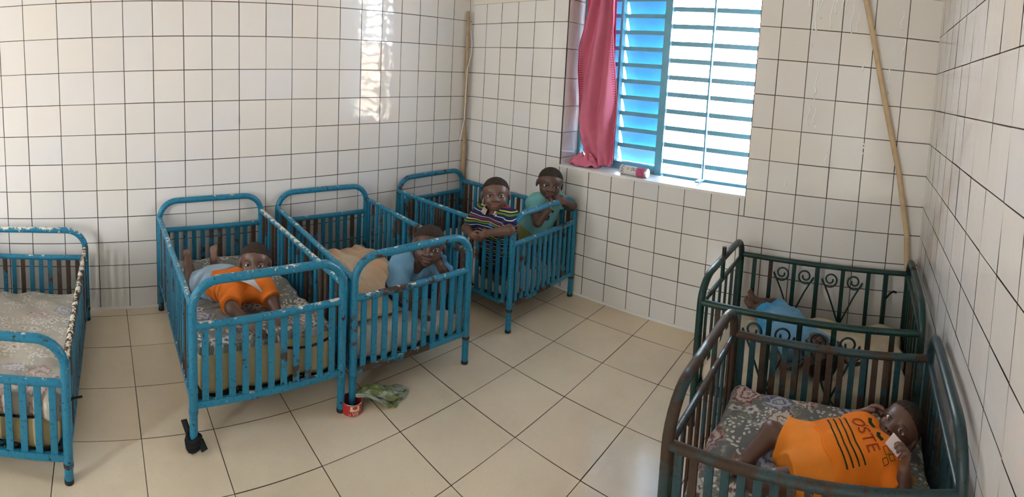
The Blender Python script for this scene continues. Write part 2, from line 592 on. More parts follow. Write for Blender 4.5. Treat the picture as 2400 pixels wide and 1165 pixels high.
# ------------------------------------------------------------------ room shell
W = 2.831          # window wall runs from x = 0 to W at y = 0; left wall x = 0; right wall x = W
YB = -5.2          # the wall behind the camera
ZC = 2.95
ROWS = [0.0, 0.118, 0.245, 0.371, 0.508, 0.653, 0.795, 0.947, 1.106, 1.272, 1.447, 1.605, 1.738]
SROWS = ROWS[:-2] + [1.625, 1.805]
LCOL = [-0.022, -0.169, -0.310, -0.455, -0.596, -0.741, -0.884, -1.027, -1.171, -1.324, -1.477, -1.628, -1.776, -1.926,
        -2.086, -2.237, -2.395, -2.572, -2.745, -2.873] + [-2.873 - 0.152 * k for k in range(1, 16)] + [YB]
BCOL = [0.0, 0.150, 0.288, 0.431, 0.570, 0.716, 0.878, 1.033, 1.184, 1.329, 1.476, 1.626, 1.773, 1.924, 2.058, 2.203,
        2.355, 2.512, 2.671, W]
RCOL = [0.0, -0.10, -0.244, -0.388, -0.532, -0.676, -0.82, -1.0, -1.18, -1.345] + [-1.345 - 0.152 * k for k in range(1, 26)] + [YB]
WIN_X0, WIN_X1, WIN_Z0, WIN_Z1 = 0.822, 1.952, 0.752, 2.10
GAP = 0.0019


def tile_wall(bm, A, B, to3, inward, hole=None, gap=GAP, proud=0.003, grout_mi=1, tilt=0.004):
    """Tiles (island each) over a grout bed.  A,B are line positions, to3(a,b,d) maps to world."""
    rnd = random.Random(len(A) * 31 + len(B))

    def quad(a0, a1, b0, b1, d, mi, t=(0, 0)):
        ca, cb = (a0 + a1) / 2, (b0 + b1) / 2
        vs = [bm.verts.new(to3(a, b, d + (a - ca) * t[0] + (b - cb) * t[1])) for a, b in ((a0, b0), (a1, b0), (a1, b1), (a0, b1))]
        f = bm.faces.new(vs)
        f.normal_update()
        if f.normal.dot(inward) < 0:
            f.normal_flip()
        f.material_index = mi
    for i in range(len(A) - 1):
        for j in range(len(B) - 1):
            a0, a1 = sorted((A[i], A[i + 1]))
            b0, b1 = sorted((B[j], B[j + 1]))
            rects = [(a0, a1, b0, b1)]
            if hole:
                h0, h1, g0, g1 = hole
                if a0 < h1 and a1 > h0 and b0 < g1 and b1 > g0:
                    rects = []
                    if a0 < h0:
                        rects.append((a0, h0, b0, b1))
                    if a1 > h1:
                        rects.append((h1, a1, b0, b1))
                    m0, m1 = max(a0, h0), min(a1, h1)
                    if b0 < g0:
                        rects.append((m0, m1, b0, g0))
                    if b1 > g1:
                        rects.append((m0, m1, g1, b1))
            for (x0, x1, z0, z1) in rects:
                quad(x0, x1, z0, z1, 0.0, grout_mi)
                g = min(gap, (x1 - x0) * 0.3, (z1 - z0) * 0.3) * rnd.uniform(0.75, 1.3)
                quad(x0 + g, x1 - g, z0 + g, z1 - g, proud, 0, (rnd.gauss(0, tilt), rnd.gauss(0, tilt)))


def plane(bm, pts, mi=0):
    f = bm.faces.new([bm.verts.new(p) for p in pts])
    f.material_index = mi


# left wall
bm = bmesh.new()
tile_wall(bm, LCOL, SROWS, lambda a, b, d: (d, a, b), Vector((1, 0, 0)))
tile_wall(bm, [0.0, LCOL[0]], SROWS, lambda a, b, d: (d, a, b), Vector((1, 0, 0)))
plane(bm, [(0, 0, 1.805), (0, YB, 1.805), (0, YB, ZC), (0, 0, ZC)], 2)
add_box(bm, (-0.15, YB, 0), (-0.002, 0.4, ZC), 0, 2)
struct('wall_left', bm, [M['tile'], M['grout'], M['plaster']])

# window wall
bm = bmesh.new()
tile_wall(bm, BCOL[:11], ROWS, lambda a, b, d: (a, -d, b), Vector((0, -1, 0)), (WIN_X0, WIN_X1, WIN_Z0, WIN_Z1))
tile_wall(bm, BCOL[10:], ROWS[:-1] + [1.805], lambda a, b, d: (a, -d, b), Vector((0, -1, 0)), (WIN_X0, WIN_X1, WIN_Z0, WIN_Z1))
for (x0, x1, z0, z1) in ((0, WIN_X0, 1.738, ZC), (WIN_X1, W, 1.805, ZC), (WIN_X0, WIN_X1, WIN_Z1, ZC)):
    add_box(bm, (x0, 0.0, z0), (x1, 0.05, z1), 0, 2)
for (x0, x1, z0, z1) in ((-0.15, WIN_X0, 0, ZC), (WIN_X1, W + 0.15, 0, ZC), (WIN_X0, WIN_X1, 0, WIN_Z0), (WIN_X0, WIN_X1, WIN_Z1, ZC)):
    add_box(bm, (x0, 0.002, z0), (x1, 0.30, z1), 0, 2)
# tiled reveals of the opening
REV = 0.17
tile_wall(bm, [0.0, REV], [WIN_Z0] + [z for z in ROWS if z > WIN_Z0 + .02] + [1.89, 2.05, WIN_Z1], lambda a, b, d: (WIN_X0 + d, a, b), Vector((1, 0, 0)))
tile_wall(bm, [0.0, REV], [WIN_Z0] + [z for z in ROWS if z > WIN_Z0 + .02] + [1.89, 2.05, WIN_Z1], lambda a, b, d: (WIN_X1 - d, a, b), Vector((-1, 0, 0)))
wall_back = struct('wall_back', bm, [M['tile'], M['grout'], M['plaster']])

# right wall, with an open doorway behind the camera that also lights the room
DY0, DY1, DZ = -5.0, -4.50, 2.20
RDOOR = (DY0, DY1, 0.0, DZ)
bm = bmesh.new()
tile_wall(bm, RCOL, SROWS, lambda a, b, d: (W - d, a, b), Vector((-1, 0, 0)), RDOOR)
add_box(bm, (W + 0.002, DY1, 0), (W + 0.15, 0.4, ZC), 0, 2)
add_box(bm, (W + 0.002, YB, 0), (W + 0.15, DY0, ZC), 0, 2)
add_box(bm, (W + 0.002, DY0, DZ), (W + 0.15, DY1, ZC), 0, 2)
plane(bm, [(W, DY1, 1.805), (W, DY1, ZC), (W, 0, ZC), (W, 0, 1.805)], 2)
struct('wall_right', bm, [M['tile'], M['grout'], M['plaster']])
bm = bmesh.new()
add_box(bm, (W + 0.01, DY0 + 0.001, 0), (W + 0.12, DY0 + 0.05, DZ - 0.001), 0.006)
add_box(bm, (W + 0.01, DY1 - 0.05, 0), (W + 0.12, DY1 - 0.001, DZ - 0.001), 0.006)
add_box(bm, (W + 0.01, DY0 + 0.05, DZ - 0.05), (W + 0.12, DY1 - 0.05, DZ - 0.001), 0.006)
struct('door_1', bm, [M['frame_blue']])

# wall behind the camera, with an unseen window added to brighten the right wall
bm = bmesh.new()
for (x0, x1, z0, z1) in ((-0.15, 0.06, 0, ZC), (0.60, W + 0.15, 0, ZC), (0.06, 0.60, 0, 1.45), (0.06, 0.60, 2.10, ZC)):
    add_box(bm, (x0, YB - 0.2, z0), (x1, YB, z1), 0, 0)
struct('wall_front', bm, [M['plaster']])
bm = bmesh.new()
for (x0, x1, z0, z1) in ((0.061, 0.09, 1.451, 2.099), (0.57, 0.599, 1.451, 2.099), (0.09, 0.57, 1.451, 1.48), (0.09, 0.57, 2.07, 2.099)):
    add_box(bm, (x0, YB - 0.12, z0), (x1, YB - 0.06, z1), 0.003)
struct('added_window', bm, [M['frame_blue']])

# ceiling
bm = bmesh.new()
add_box(bm, (-0.15, YB - 0.2, ZC), (W + 0.15, 0.30, ZC + 0.15))
struct('ceiling', bm, [M['ceiling']])

# floor tiles
FX = [0.0, 0.072, 0.355, 0.645, 0.926, 1.202, 1.480, 1.760, 2.045, 2.33, 2.615, W]
FY = [0.0, -0.200, -0.494, -0.791, -1.092, -1.394, -1.703, -1.998, -2.257] + [-2.257 - 0.296 * k for k in range(1, 10)] + [YB]
bm = bmesh.new()
tile_wall(bm, FX, FY, lambda a, b, d: (a, b, d - 0.002), Vector((0, 0, 1)), None, 0.0015, 0.002, 1, 0.0015)
add_box(bm, (-0.15, YB - 0.2, -0.12), (W + 0.15, 0.3, -0.006), 0, 1)
struct('floor', bm, [M['floor_tile'], M['floor_grout']])

# thin mortar skirting along the two visible walls
bm = bmesh.new()
add_box(bm, (0.0, -4.9, 0.0), (0.006, 0.0, 0.014), 0.002)
struct('baseboard_left', bm, [M['white_paint']])
bm = bmesh.new()
add_box(bm, (0.006, -0.007, 0.0), (W - 0.006, 0.0, 0.014), 0.002)
struct('baseboard_back', bm, [M['white_paint']])

# outside: sandy yard and a terracotta wall across from the window
bm = bmesh.new()
add_box(bm, (-14, 0.32, -0.5), (16, 14, -0.12))
add_box(bm, (-14, -16, -0.5), (16, YB - 0.22, -0.12))
add_box(bm, (W + 0.16, YB - 0.22, -0.5), (16, 0.32, -0.12))
struct('ground', bm, [plain('ochre_sand', (0.50, 0.465, 0.42), 0.95, 0, 0.1, 0.1, 2)])
bm = bmesh.new()
add_box(bm, (-8, 5.0, -0.12), (10, 5.3, 1.9))
struct('wall_outside', bm, [plain('terracotta_render', (0.66, 0.50, 0.40), 0.9, 0, 0.1, 0.1, 2)])

# ------------------------------------------------------------------ window
win = bpy.data.objects.new('window_1', None)
link(win)
win['kind'] = 'structure'
WY = REV + 0.012
ZB = WIN_Z0 + 0.008
ST = [WIN_X0 + 0.012, 1.088, 1.385, 1.655, WIN_X1 - 0.012]      # stiles
bm = bmesh.new()
add_box(bm, (WIN_X0 + 0.001, REV, WIN_Z0), (WIN_X0 + 0.024, REV + 0.05, WIN_Z1), 0.002)
add_box(bm, (WIN_X1 - 0.024, REV, WIN_Z0), (WIN_X1 - 0.001, REV + 0.05, WIN_Z1), 0.002)
add_box(bm, (WIN_X0 + 0.024, REV, WIN_Z1 - 0.03), (WIN_X1 - 0.024, REV + 0.05, WIN_Z1), 0.002)
add_box(bm, (WIN_X0 + 0.024, REV, WIN_Z0), (1.36, REV + 0.045, WIN_Z0 + 0.05), 0.002)
add_box(bm, (1.41, REV + 0.02, WIN_Z0), (WIN_X1 - 0.024, REV + 0.045, WIN_Z0 + 0.018), 0.002)
o = struct('window_frame', bm, [M['frame_blue']], win)
for k, (x, hw) in enumerate(((ST[1], 0.008), (ST[2], 0.022))):
    bm = bmesh.new()
    add_box(bm, (x - hw, REV - 0.004, WIN_Z0 + 0.004), (x + hw, REV + 0.04, WIN_Z1 - 0.02), 0.003)
    struct('window_stile', bm, [M['frame_blue']], win)
bm = bmesh.new()
add_tube(bm, [(ST[3], REV + 0.01, WIN_Z0 + 0.02), (ST[3] - 0.004, REV + 0.008, 1.2), (ST[3], REV + 0.01, WIN_Z1 - 0.02)], 0.006, 8)
add_box(bm, (ST[3] - 0.012, 0.09, WIN_Z0 + 0.012), (ST[3] + 0.012, REV + 0.02, WIN_Z0 + 0.022), 0.002)
struct('window_rod', bm, [M['frame_blue']], win)


def blade(x0, x1, z, ang, width, lip, y0=REV + 0.060):
    bm = bmesh.new()
    n = 8
    c, s = math.cos(ang), math.sin(ang)
    prof = []
    for i in range(n + 1):
        t = i / n - 0.5
        u = t * width
        bow = 0.010 * (1 - (2 * t) ** 2)
        prof.append((y0 + u * c + bow * s, z - u * s + bow * c))
    th = 0.0022
    top = [[bm.verts.new((x, y, zz)) for (y, zz) in prof] for x in (x0, x1)]
    bot = [[bm.verts.new((x, y - th * s, zz - th * c)) for (y, zz) in prof] for x in (x0, x1)]
    for i in range(n):
        bm.faces.new((top[0][i], top[0][i + 1], top[1][i + 1], top[1][i]))
        bm.faces.new((bot[0][i + 1], bot[0][i], bot[1][i], bot[1][i + 1]))
    for e in (0, n):
        bm.faces.new((top[0][e], top[1][e], bot[1][e], bot[0][e]))
    for side in (0, 1):
        bm.faces.new([top[side][i] for i in range(n + 1)] + [bot[side][i] for i in range(n, -1, -1)])
    # stiffening lip folded down along the inner edge
    add_box(bm, (x0, prof[0][0] - 0.002, prof[0][1] - lip), (x1, prof[0][0] + 0.001, prof[0][1] + 0.002), 0, 1)
    bmesh.ops.recalc_face_normals(bm, faces=bm.faces[:])
    o = obj('louver_blade', bm, [M['louver'], M['frame_blue']], win, True, 40)
    o['kind'] = 'structure'
    return o


PITCH = 0.0955
for r in range(14):
    z = WIN_Z0 + 0.07 + r * PITCH
    if z > WIN_Z1 - 0.06:
        break
    blade(WIN_X0 + 0.026, ST[1] - 0.010, z + 0.03, math.radians(60), 0.130, 0.022)
    blade(ST[1] + 0.010, ST[2] - 0.024, z + 0.03, math.radians(60), 0.130, 0.022)
    blade(ST[2] + 0.024, ST[3] - 0.008, z + 0.02, math.radians(12), 0.100, 0.024)
    blade(ST[3] + 0.008, WIN_X1 - 0.026, z + 0.02, math.radians(12), 0.100, 0.024)

# white window sill board
bm = bmesh.new()
add_box(bm, (WIN_X0, -0.006, WIN_Z0 - 0.010), (WIN_X1, REV + 0.002, WIN_Z0 + 0.005), 0.002)
WIN_Z0 += 0.005
struct('trim_1', bm, [M['white_paint']])

# paint drips run down the tiles to the right of the window
bm = bmesh.new()
rd = random.Random(5)
drips = [(2.215, 1.78, 1.52), (2.228, 1.78, 1.60), (2.245, 1.78, 1.66), (2.30, 1.78, 1.62), (2.318, 1.76, 1.69), (2.345, 1.78, 1.64),
         (2.365, 1.77, 1.70), (2.40, 1.75, 1.60), (2.43, 1.70, 1.615), (2.19, 1.78, 1.71), (2.255, 1.42, 1.30), (2.25, 1.33, 1.27),
         (2.232, 1.24, 1.14), (2.262, 1.23, 1.15), (2.27, 1.16, 1.13), (2.66, 1.60, 1.50), (2.64, 1.74, 1.64), (2.60, 1.45, 1.33),
         (2.335, 1.02, 0.96), (2.51, 1.08, 1.03), (2.47, 1.46, 1.43), (2.15, 0.86, 0.83)]
for (x, z0, z1) in drips:
    n = 7
    path = [(x + rd.uniform(-.002, .002) + (0.006 * math.sin(i)), -0.0035, z0 + (z1 - z0) * i / n) for i in range(n + 1)]
    add_tube(bm, path, 0.002, 6, radii=[0.0020 + 0.0012 * rd.random() + (0.0016 if i == n else 0) for i in range(n + 1)])
o = obj('paint_drips', bm, plain('fresh_white_paint', (0.88, 0.88, 0.87), 0.35), wall_back)
o['kind'] = 'stuff'

# ------------------------------------------------------------------ poles and cords in the corners
pole = tube('wooden_pole', [(2.43, -0.028, 1.86), (2.50, -0.027, 1.62), (2.605, -0.027, 1.25), (2.695, -0.027, 0.95), (2.76, -0.027, 0.66), (2.785, -0.03, 0.40), (2.80, -0.035, 0.012)],
            0.014, plain('bare_bamboo', (0.56, 0.41, 0.25), 0.6, 0, 0.3, 0.25, 22), None, 10)
tag(pole, 'long bare wooden pole leaning in the corner behind the green crib', 'pole')
bm = bmesh.new()
sp = [(0.020, -0.050, 1.69), (0.022, -0.052, 1.40), (0.020, -0.046, 1.10), (0.022, -0.050, 0.92), (0.020, -0.040, 0.80), (0.022, -0.048, 0.60), (0.020, -0.044, 0.30), (0.020, -0.046, 0.004)]
add_tube(bm, sp, 0.012, 8, radii=[.010, .013, .012, .011, .014, .017, .016, .015])
strip = obj('wooden_stick', bm, plain('weathered_wood', (0.40, 0.28, 0.17), 0.75, 0, 0.2, 0.35, 25))
tag(strip, 'crooked wooden stick standing in the left corner of the tiled room', 'stick')
cord = tube('white_cord', [(0.040, -0.045, 1.56), (0.044, -0.030, 1.48), (0.046, -0.034, 1.40), (0.038, -0.058, 1.30), (0.040, -0.066, 1.1), (0.040, -0.068, 0.95), (0.036, -0.10, 0.80)],
            0.0028, M['white_paint'], None, 6)
tag(cord, 'thin white cord tied round the stick in the left corner', 'cord')


# ------------------------------------------------------------------ cribs
def hoop_path(x, w, z0, zt, rc, hc, n=7):
    pts = [(x, 0, z0), (x, 0, zt - hc)]
    for i in range(1, n):
        a = i / n * math.pi / 2
        pts.append((x, rc * (1 - math.cos(a)), zt - hc + hc * math.sin(a)))
    pts += [(x, rc, zt), (x, w / 2, zt + 0.002), (x, w - rc, zt)]
    for i in range(n - 1, 0, -1):
        a = i / n * math.pi / 2
        pts.append((x, w - rc * (1 - math.cos(a)), zt - hc + hc * math.sin(a)))
    pts += [(x, w, zt - hc), (x, w, z0)]
    return pts


def blue_crib(label, x0, y0, yaw, L, Wd, zb, zu, zs, zt, cream=()):
    root = thing('metal_crib', label, 'crib', (x0, y0, 0), yaw, 'blue metal cribs')
    rp, rc = 0.0155, 0.095
    hc = max(0.05, min(0.095, zt - zs + 0.01))
    for x, nm in ((0, 'headboard'), (L, 'footboard')):
        mat = M['blue_cream'] if nm in cream else (M['blue_chip'] if nm == 'footboard' else M['blue'])
        hp = tube(nm, hoop_path(x, Wd, zb - 0.02, zt, rc, hc), rp, mat, root, 14)
        tube('cross_rail', [(x, 0.006, zu), (x, Wd - 0.006, zu)], 0.0135, M['blue_chip'] if nm == 'footboard' else M['blue'], hp, 12)
        box('bottom_rail', (x - 0.008, 0.006, zb - 0.012), (x + 0.008, Wd - 0.006, zb + 0.012), M['blue'], hp, 0.003)
        nb = 11
        for i in range(nb):
            y = Wd * (i + 0.9) / (nb + 0.8)
            box('bar', (x - 0.005, y - 0.0115, zb + 0.006), (x + 0.005, y + 0.0115, zu - 0.004),
                M['blue'] if nm == 'footboard' else M['blue_worn'], hp, 0.002)
        for y in (0, Wd):
            lg = tube('leg', [(x, y, 0.012), (x, y, zb - 0.022)], 0.0145, M['blue'], root, 12)
            tube('foot_cap', [(x, y, 0.0), (x, y, 0.014)], 0.0155, M['rubber'], lg, 12)
            tube('collar', [(x, y, zb - 0.030), (x, y, zb - 0.016)], 0.0168, M['blue_worn'], lg, 12)
    for y, nm in ((0, 'l'), (Wd, 'r')):
        tr = tube('side_panel', [(0.008, y, zs), (L - 0.008, y, zs)], 0.0125, M['blue_cream'] if ('side' + nm) in cream else M['blue_chip'], root, 12)
        box('bottom_rail', (0.008, y - 0.008, zb - 0.010), (L - 0.008, y + 0.008, zb + 0.010), M['blue'], tr, 0.003)
        nb = 19
        for i in range(nb):
            x = L * (i + 0.9) / (nb + 0.8)
            box('bar', (x - 0.0115, y - 0.005, zb + 0.006), (x + 0.0115, y + 0.005, zs - 0.004),
                M['blue_worn'] if (i + (1 if y else 0)) % 3 else M['blue'], tr, 0.002)
    bm = bmesh.new()
    add_box(bm, (0.012, 0.012, zb - 0.006), (L - 0.012, Wd - 0.012, zb + 0.002))
    obj('bed_base', bm, M['blue_worn'], root, False)
    return root


CA = (0.078, -3.023, -0.036, 0.996, 0.560, 0.085, 0.332, 0.387, 0.475)
CB = (0.037, -2.073, -0.011, 0.959, 0.555, 0.158, 0.436, 0.503, 0.591)
CC = (0.036, -1.417, -0.063, 0.966, 0.551, 0.144, 0.430, 0.506, 0.588)
CD = (0.045, -0.611, 0.021, 0.943, 0.551, 0.138, 0.447, 0.514, 0.594)
crib_a = blue_crib('empty blue metal crib cut off by the left edge, floral mattress inside', *CA, cream=('headboard', 'sider'))
crib_b = blue_crib('chipped blue metal crib holding the baby in orange and grey', *CB, cream=('sider',))
crib_c = blue_crib('blue metal crib with the seated child in a light blue shirt', *CC)
crib_d = blue_crib('blue metal crib in the corner with two children standing in it', *CD)


def arc_frame(x, y0, y1, z0, zt, rc, hc, n=7):
    w = y1 - y0
    return [(p[0], p[1] + y0, p[2]) for p in hoop_path(x, w, z0, zt, rc, hc, n)]


def spiral(cx, cz, r0, turns, start, sgn, y, n=34):
    pts = []
    for i in range(n + 1):
        t = i / n
        a = start + sgn * turns * math.tau * t
        r = r0 * (1 - 0.72 * t)
        pts.append((cx + r * math.cos(a), y, cz + r * math.sin(a)))
    return pts


def dark_crib(label, x0, x1, y0, y1, zb, zr, zt, mat, bar_mat, scrolls):
    """Crib lying along x: arched hoops at both ends, straight long sides."""
    root = thing('metal_crib', label, 'crib', (x0, y0, 0), 0)
    L, D = x1 - x0, y1 - y0
    for x, nm in ((0, 'headboard'), (L, 'footboard')):
        hp = tube(nm, hoop_path(x, D, zb - 0.02, zt, 0.11, max(0.06, zt - zr + 0.012)), 0.0145, mat, root, 14)
        tube('cross_rail', [(x, 0.006, zr - 0.01), (x, D - 0.006, zr - 0.01)], 0.010, mat, hp, 10)
        tube('bottom_rail', [(x, 0.006, zb), (x, D - 0.006, zb)], 0.010, mat, hp, 10)
        nb = 9 if not scrolls else 6
        for i in range(nb):
            y = D * (i + 0.9) / (nb + 0.8)
            box('bar', (x - 0.004, y - 0.010, zb), (x + 0.004, y + 0.010, zr - 0.012), bar_mat, hp, 0.002)
        for y in (0, D):
            lg = tube('leg', [(x, y, 0.012), (x, y, zb - 0.022)], 0.0135, mat, root, 12)
            tube('foot_cap', [(x, y, 0.0), (x, y, 0.014)], 0.0150, M['rubber'], lg, 12)
    for y in (0, D):
        sd = tube('side_panel', [(0.006, y, zr), (L - 0.006, y, zr)], 0.0125, mat, root, 12)
        tube('bottom_rail', [(0.006, y, zb), (L - 0.006, y, zb)], 0.010, mat, sd, 10)
        if scrolls:
            fr = [0.085, 0.185, 0.327, 0.465, 0.617, 0.768, 0.873]
        else:
            fr = [(i + 0.8) / 17.6 for i in range(17)]
        for f in fr:
            x = L * f
            box('bar', (x - 0.010, y - 0.004, zb), (x + 0.010, y + 0.004, zr - 0.006), bar_mat, sd, 0.002)
        if scrolls:
            zc, r0 = zr - 0.062, 0.040
            for c in (0.327, 0.617):
                for s in (-1, 1):
                    cx = L * (c + s * 0.070)
                    pts = spiral(cx, zc, r0, 1.55, math.pi / 2 - s * math.pi * 0.5 + s * math.pi * 0.0, -s, y)
                    tail = [(L * c + s * 0.006, y, zb + 0.07), (cx + s * (r0 * 0.80) - s * 0.030, y, zc - 0.075)]
                    tube('scroll', tail + pts, 0.0042, mat, sd, 8)
            # small rings under the scrolls
                tube('scroll', [(L * c + 0.02 * math.cos(a), y, zb + 0.045 + 0.02 * math.sin(a)) for a in [k * math.tau / 14 for k in range(14)]],
                     0.0038, mat, sd, 8, closed=True)
    bm = bmesh.new()
    add_box(bm, (0.012, 0.012, zb - 0.006), (L - 0.012, D - 0.012, zb + 0.002))
    obj('bed_base', bm, mat, root, False)
    return root


EX0, EX1, EY0, EY1 = 1.972, 2.782, -0.655, -0.062
FX0, FX1, FY0, FY1 = 2.150, 2.792, -1.372, -0.822
crib_e = dark_crib('dark green metal crib with scrolled ironwork under the right corner', EX0, EX1, EY0, EY1, 0.150, 0.484, 0.568, M['green'], M['green'], True)
crib_f = dark_crib('rusty dark teal crib holding the baby dressed all in orange', FX0, FX1, FY0, FY1, 0.170, 0.485, 0.590, M['teal'], M['teal_bar'], False)
tube('guide_rod', [(0, 0.27, 0.478), (0, 0.27, 0.615)], 0.009, M['green'], crib_e, 10)


# ------------------------------------------------------------------ mattresses and bedding
def in_crib(c, x, y, z=0.0):
    a = c[2]
    return (c[0] + x * math.cos(a) - y * math.sin(a), c[1] + x * math.sin(a) + y * math.cos(a), z)


def slab(name, crib, zlo_r, zlo_f, zhi_r, zhi_f, mat, label, cat, inset=0.022, xr=(0.02, -0.02), r=0.03, parent=None, seed=1, wob=0.004, n=(30, 18, 6), yr=None):
    """Bedding slab in a blue crib; heights at the wall end (r) and the foot end (f)."""
    L, Wd = crib[3], crib[4]
    x0, x1 = xr[0], L + xr[1]
    y0, y1 = yr or (inset, Wd - inset)

    def warp(x, y, z):
        t = min(1, max(0, x / L))
        lo, hi = zlo_r + (zlo_f - zlo_r) * t, zhi_r + (zhi_f - zhi_r) * t
        return (x, y, lo + (hi - lo) * z)
    hh = 1.0
    # build in a normalised height then warp
    def warp2(x, y, z):
        return warp(x, y, z / H)
    H = (zhi_f - zlo_f)
    o = soft_box(name, (x0, y0, 0), (x1, y1, H), min(r, H * 0.45), mat, None, n, warp2, wob, seed)
    o.location = (crib[0], crib[1], 0)
    o.rotation_euler = (0, 0, crib[2])
    if label:
        tag(o, label, cat)
    return o


# crib A
slab('foam_mattress', CA, 0.090, 0.090, 0.125, 0.215, M['foam'], 'yellow foam mattress under the faded floral sheet in the leftmost crib', 'mattress', seed=3)
slab('bed_sheet', CA, 0.122, 0.195, 0.150, 0.285, M['floral_dim'], 'faded grey floral sheet over the mattress of the leftmost crib', 'sheet', inset=0.017, r=0.025, seed=4, wob=0.007, n=(44, 26, 5), xr=(0.018, -0.012))
# crib B
slab('foam_mattress', CB, 0.162, 0.164, 0.255, 0.318, M['foam'], 'thick yellow foam mattress seen through bars below the lying baby', 'mattress', seed=5, xr=(0.02, -0.02), r=0.03)
slab('bed_sheet', CB, 0.25, 0.302, 0.275, 0.344, M['floral'], 'grey floral sheet that the baby in orange and grey lies on', 'sheet', inset=0.018, r=0.02, seed=6, wob=0.004, n=(44, 26, 4), yr=(0.018, 0.53), xr=(0.02, -0.03))
# crib C
slab('mattress', CC, 0.150, 0.150, 0.235, 0.215, M['white_sheet'], 'pale mattress in a creased sheet under the child in the blue shirt', 'mattress', seed=8, wob=0.006)
# crib D
slab('mattress', CD, 0.145, 0.145, 0.20, 0.185, M['white_sheet'], 'low white mattress under the two standing children', 'mattress', seed=9, wob=0.006)


def heap(name, pts_fn, nu, nv, mat, th=0.006):
    """A cloth surface with thickness; pts_fn(u,v)->xyz."""
    bm = bmesh.new()
    g = [[bm.verts.new(pts_fn(i / nu, j / nv)) for j in range(nv + 1)] for i in range(nu + 1)]
    for i in range(nu):
        for j in range(nv):
            bm.faces.new((g[i][j], g[i + 1][j], g[i + 1][j + 1], g[i][j + 1]))
    bmesh.ops.recalc_face_normals(bm, faces=bm.faces[:])
    o = obj(name, bm, mat, None, True)
    md = o.modifiers.new('thickness', 'SOLIDIFY')
    md.thickness = th
    md.offset = 0
    return o


def blanket_c(u, v):
    x = 0.10 + 0.70 * u
    y = 0.045 + 0.46 * v
    z = 0.245 + 0.075 * math.sin(math.pi * min(1, u * 1.05)) ** 0.7 * (0.55 + 0.45 * math.sin(math.pi * v))
    z += 0.012 * math.sin(16 * v + 5 * u) * (0.4 + u) + 0.006 * math.sin(47 * v - 13 * u + 2 * math.sin(9 * u)) + 0.008 * math.sin(30 * v - 8 * u + 1.3) + 0.006 * math.sin(22 * u + 9 * v)
    if u > 0.85:
        z -= (u - 0.85) * 0.25
    if v < 0.06 or v > 0.94:
        z -= 0.02
    return in_crib(CC, x, y, max(z, 0.236))


tag(heap('blanket', blanket_c, 60, 48, M['peach_sheet']), 'rumpled peach and cream blanket behind the child in the blue shirt', 'blanket')


def cloth_d(u, v):
    x = 0.30 + 0.42 * u
    y = 0.20 + 0.30 * v
    z = 0.225 + 0.05 * math.sin(math.pi * u) * math.sin(math.pi * v) + 0.012 * math.sin(13 * u + 9 * v) + 0.008 * math.sin(25 * v)
    return in_crib(CD, x, y, max(z, 0.202))


tag(heap('crumpled_cloth', cloth_d, 36, 30, mat_cloth('taupe_cotton', (0.30, 0.24, 0.19), None, 0.5, 14, 0.02)), 'crumpled taupe cloth between the two standing children', 'cloth')


o = soft_box('mattress', (EX0 + 0.02, EY0 + 0.02, 0.153), (EX1 - 0.02, EY1 - 0.02, 0.242), 0.03, M['cream_sheet'], None, (40, 30, 5), None, 0.004, 12)
tag(o, 'cream mattress in the scrolled green crib by the right corner', 'mattress')
o = soft_box('mattress', (FX0 + 0.018, FY0 + 0.018, 0.173), (FX1 - 0.018, FY1 - 0.018, 0.333), 0.035, M['floral'], None, (44, 38, 8),
             lambda x, y, z: (x, y, z + (0.012 * math.sin(7 * (x - FX0)) * math.sin(6 * (y - FY0)) if z > 0.25 else 0)), 0.004, 13)
tag(o, 'grey floral mattress under the baby dressed all in orange', 'mattress')


# black edge tape of the sheet in crib B
def tape_path():
    pts = []
    for i in range(15):
        t = i / 14
        pts.append(in_crib(CB, CB[3] - 0.012 + 0.008 * math.sin(t * 3.1), 0.33 + 0.19 * t, 0.300 - 0.012 * math.sin(t * math.pi)))
    return pts


o = tube('elastic_strap', tape_path(), 0.0045, M['black_cloth'], None, 8)
tag(o, 'black elastic strap along the sheet edge beside the yellow foam', 'strap')
o = tube('elastic_strap', [in_crib(CA, 0.985, 0.30, 0.20), in_crib(CA, 0.988, 0.42, 0.205), in_crib(CA, 0.985, 0.52, 0.21), in_crib(CA, 0.93, 0.572, 0.235), in_crib(CA, 0.90, 0.60, 0.22)],
         0.004, M['black_cloth'], None, 8)
tag(o, 'black strap poking out of the leftmost crib through its bars', 'strap')
o = tube('cloth_tie', [(2.73, EY1 - 0.02, 0.40), (2.715, EY1 - 0.05, 0.415), (2.70, EY1 - 0.06, 0.41), (2.68, EY1 - 0.065, 0.385)], 0.005, M['black_cloth'], None, 8)
tag(o, 'short black tie hooked on a bar of the scrolled green crib', 'tie')

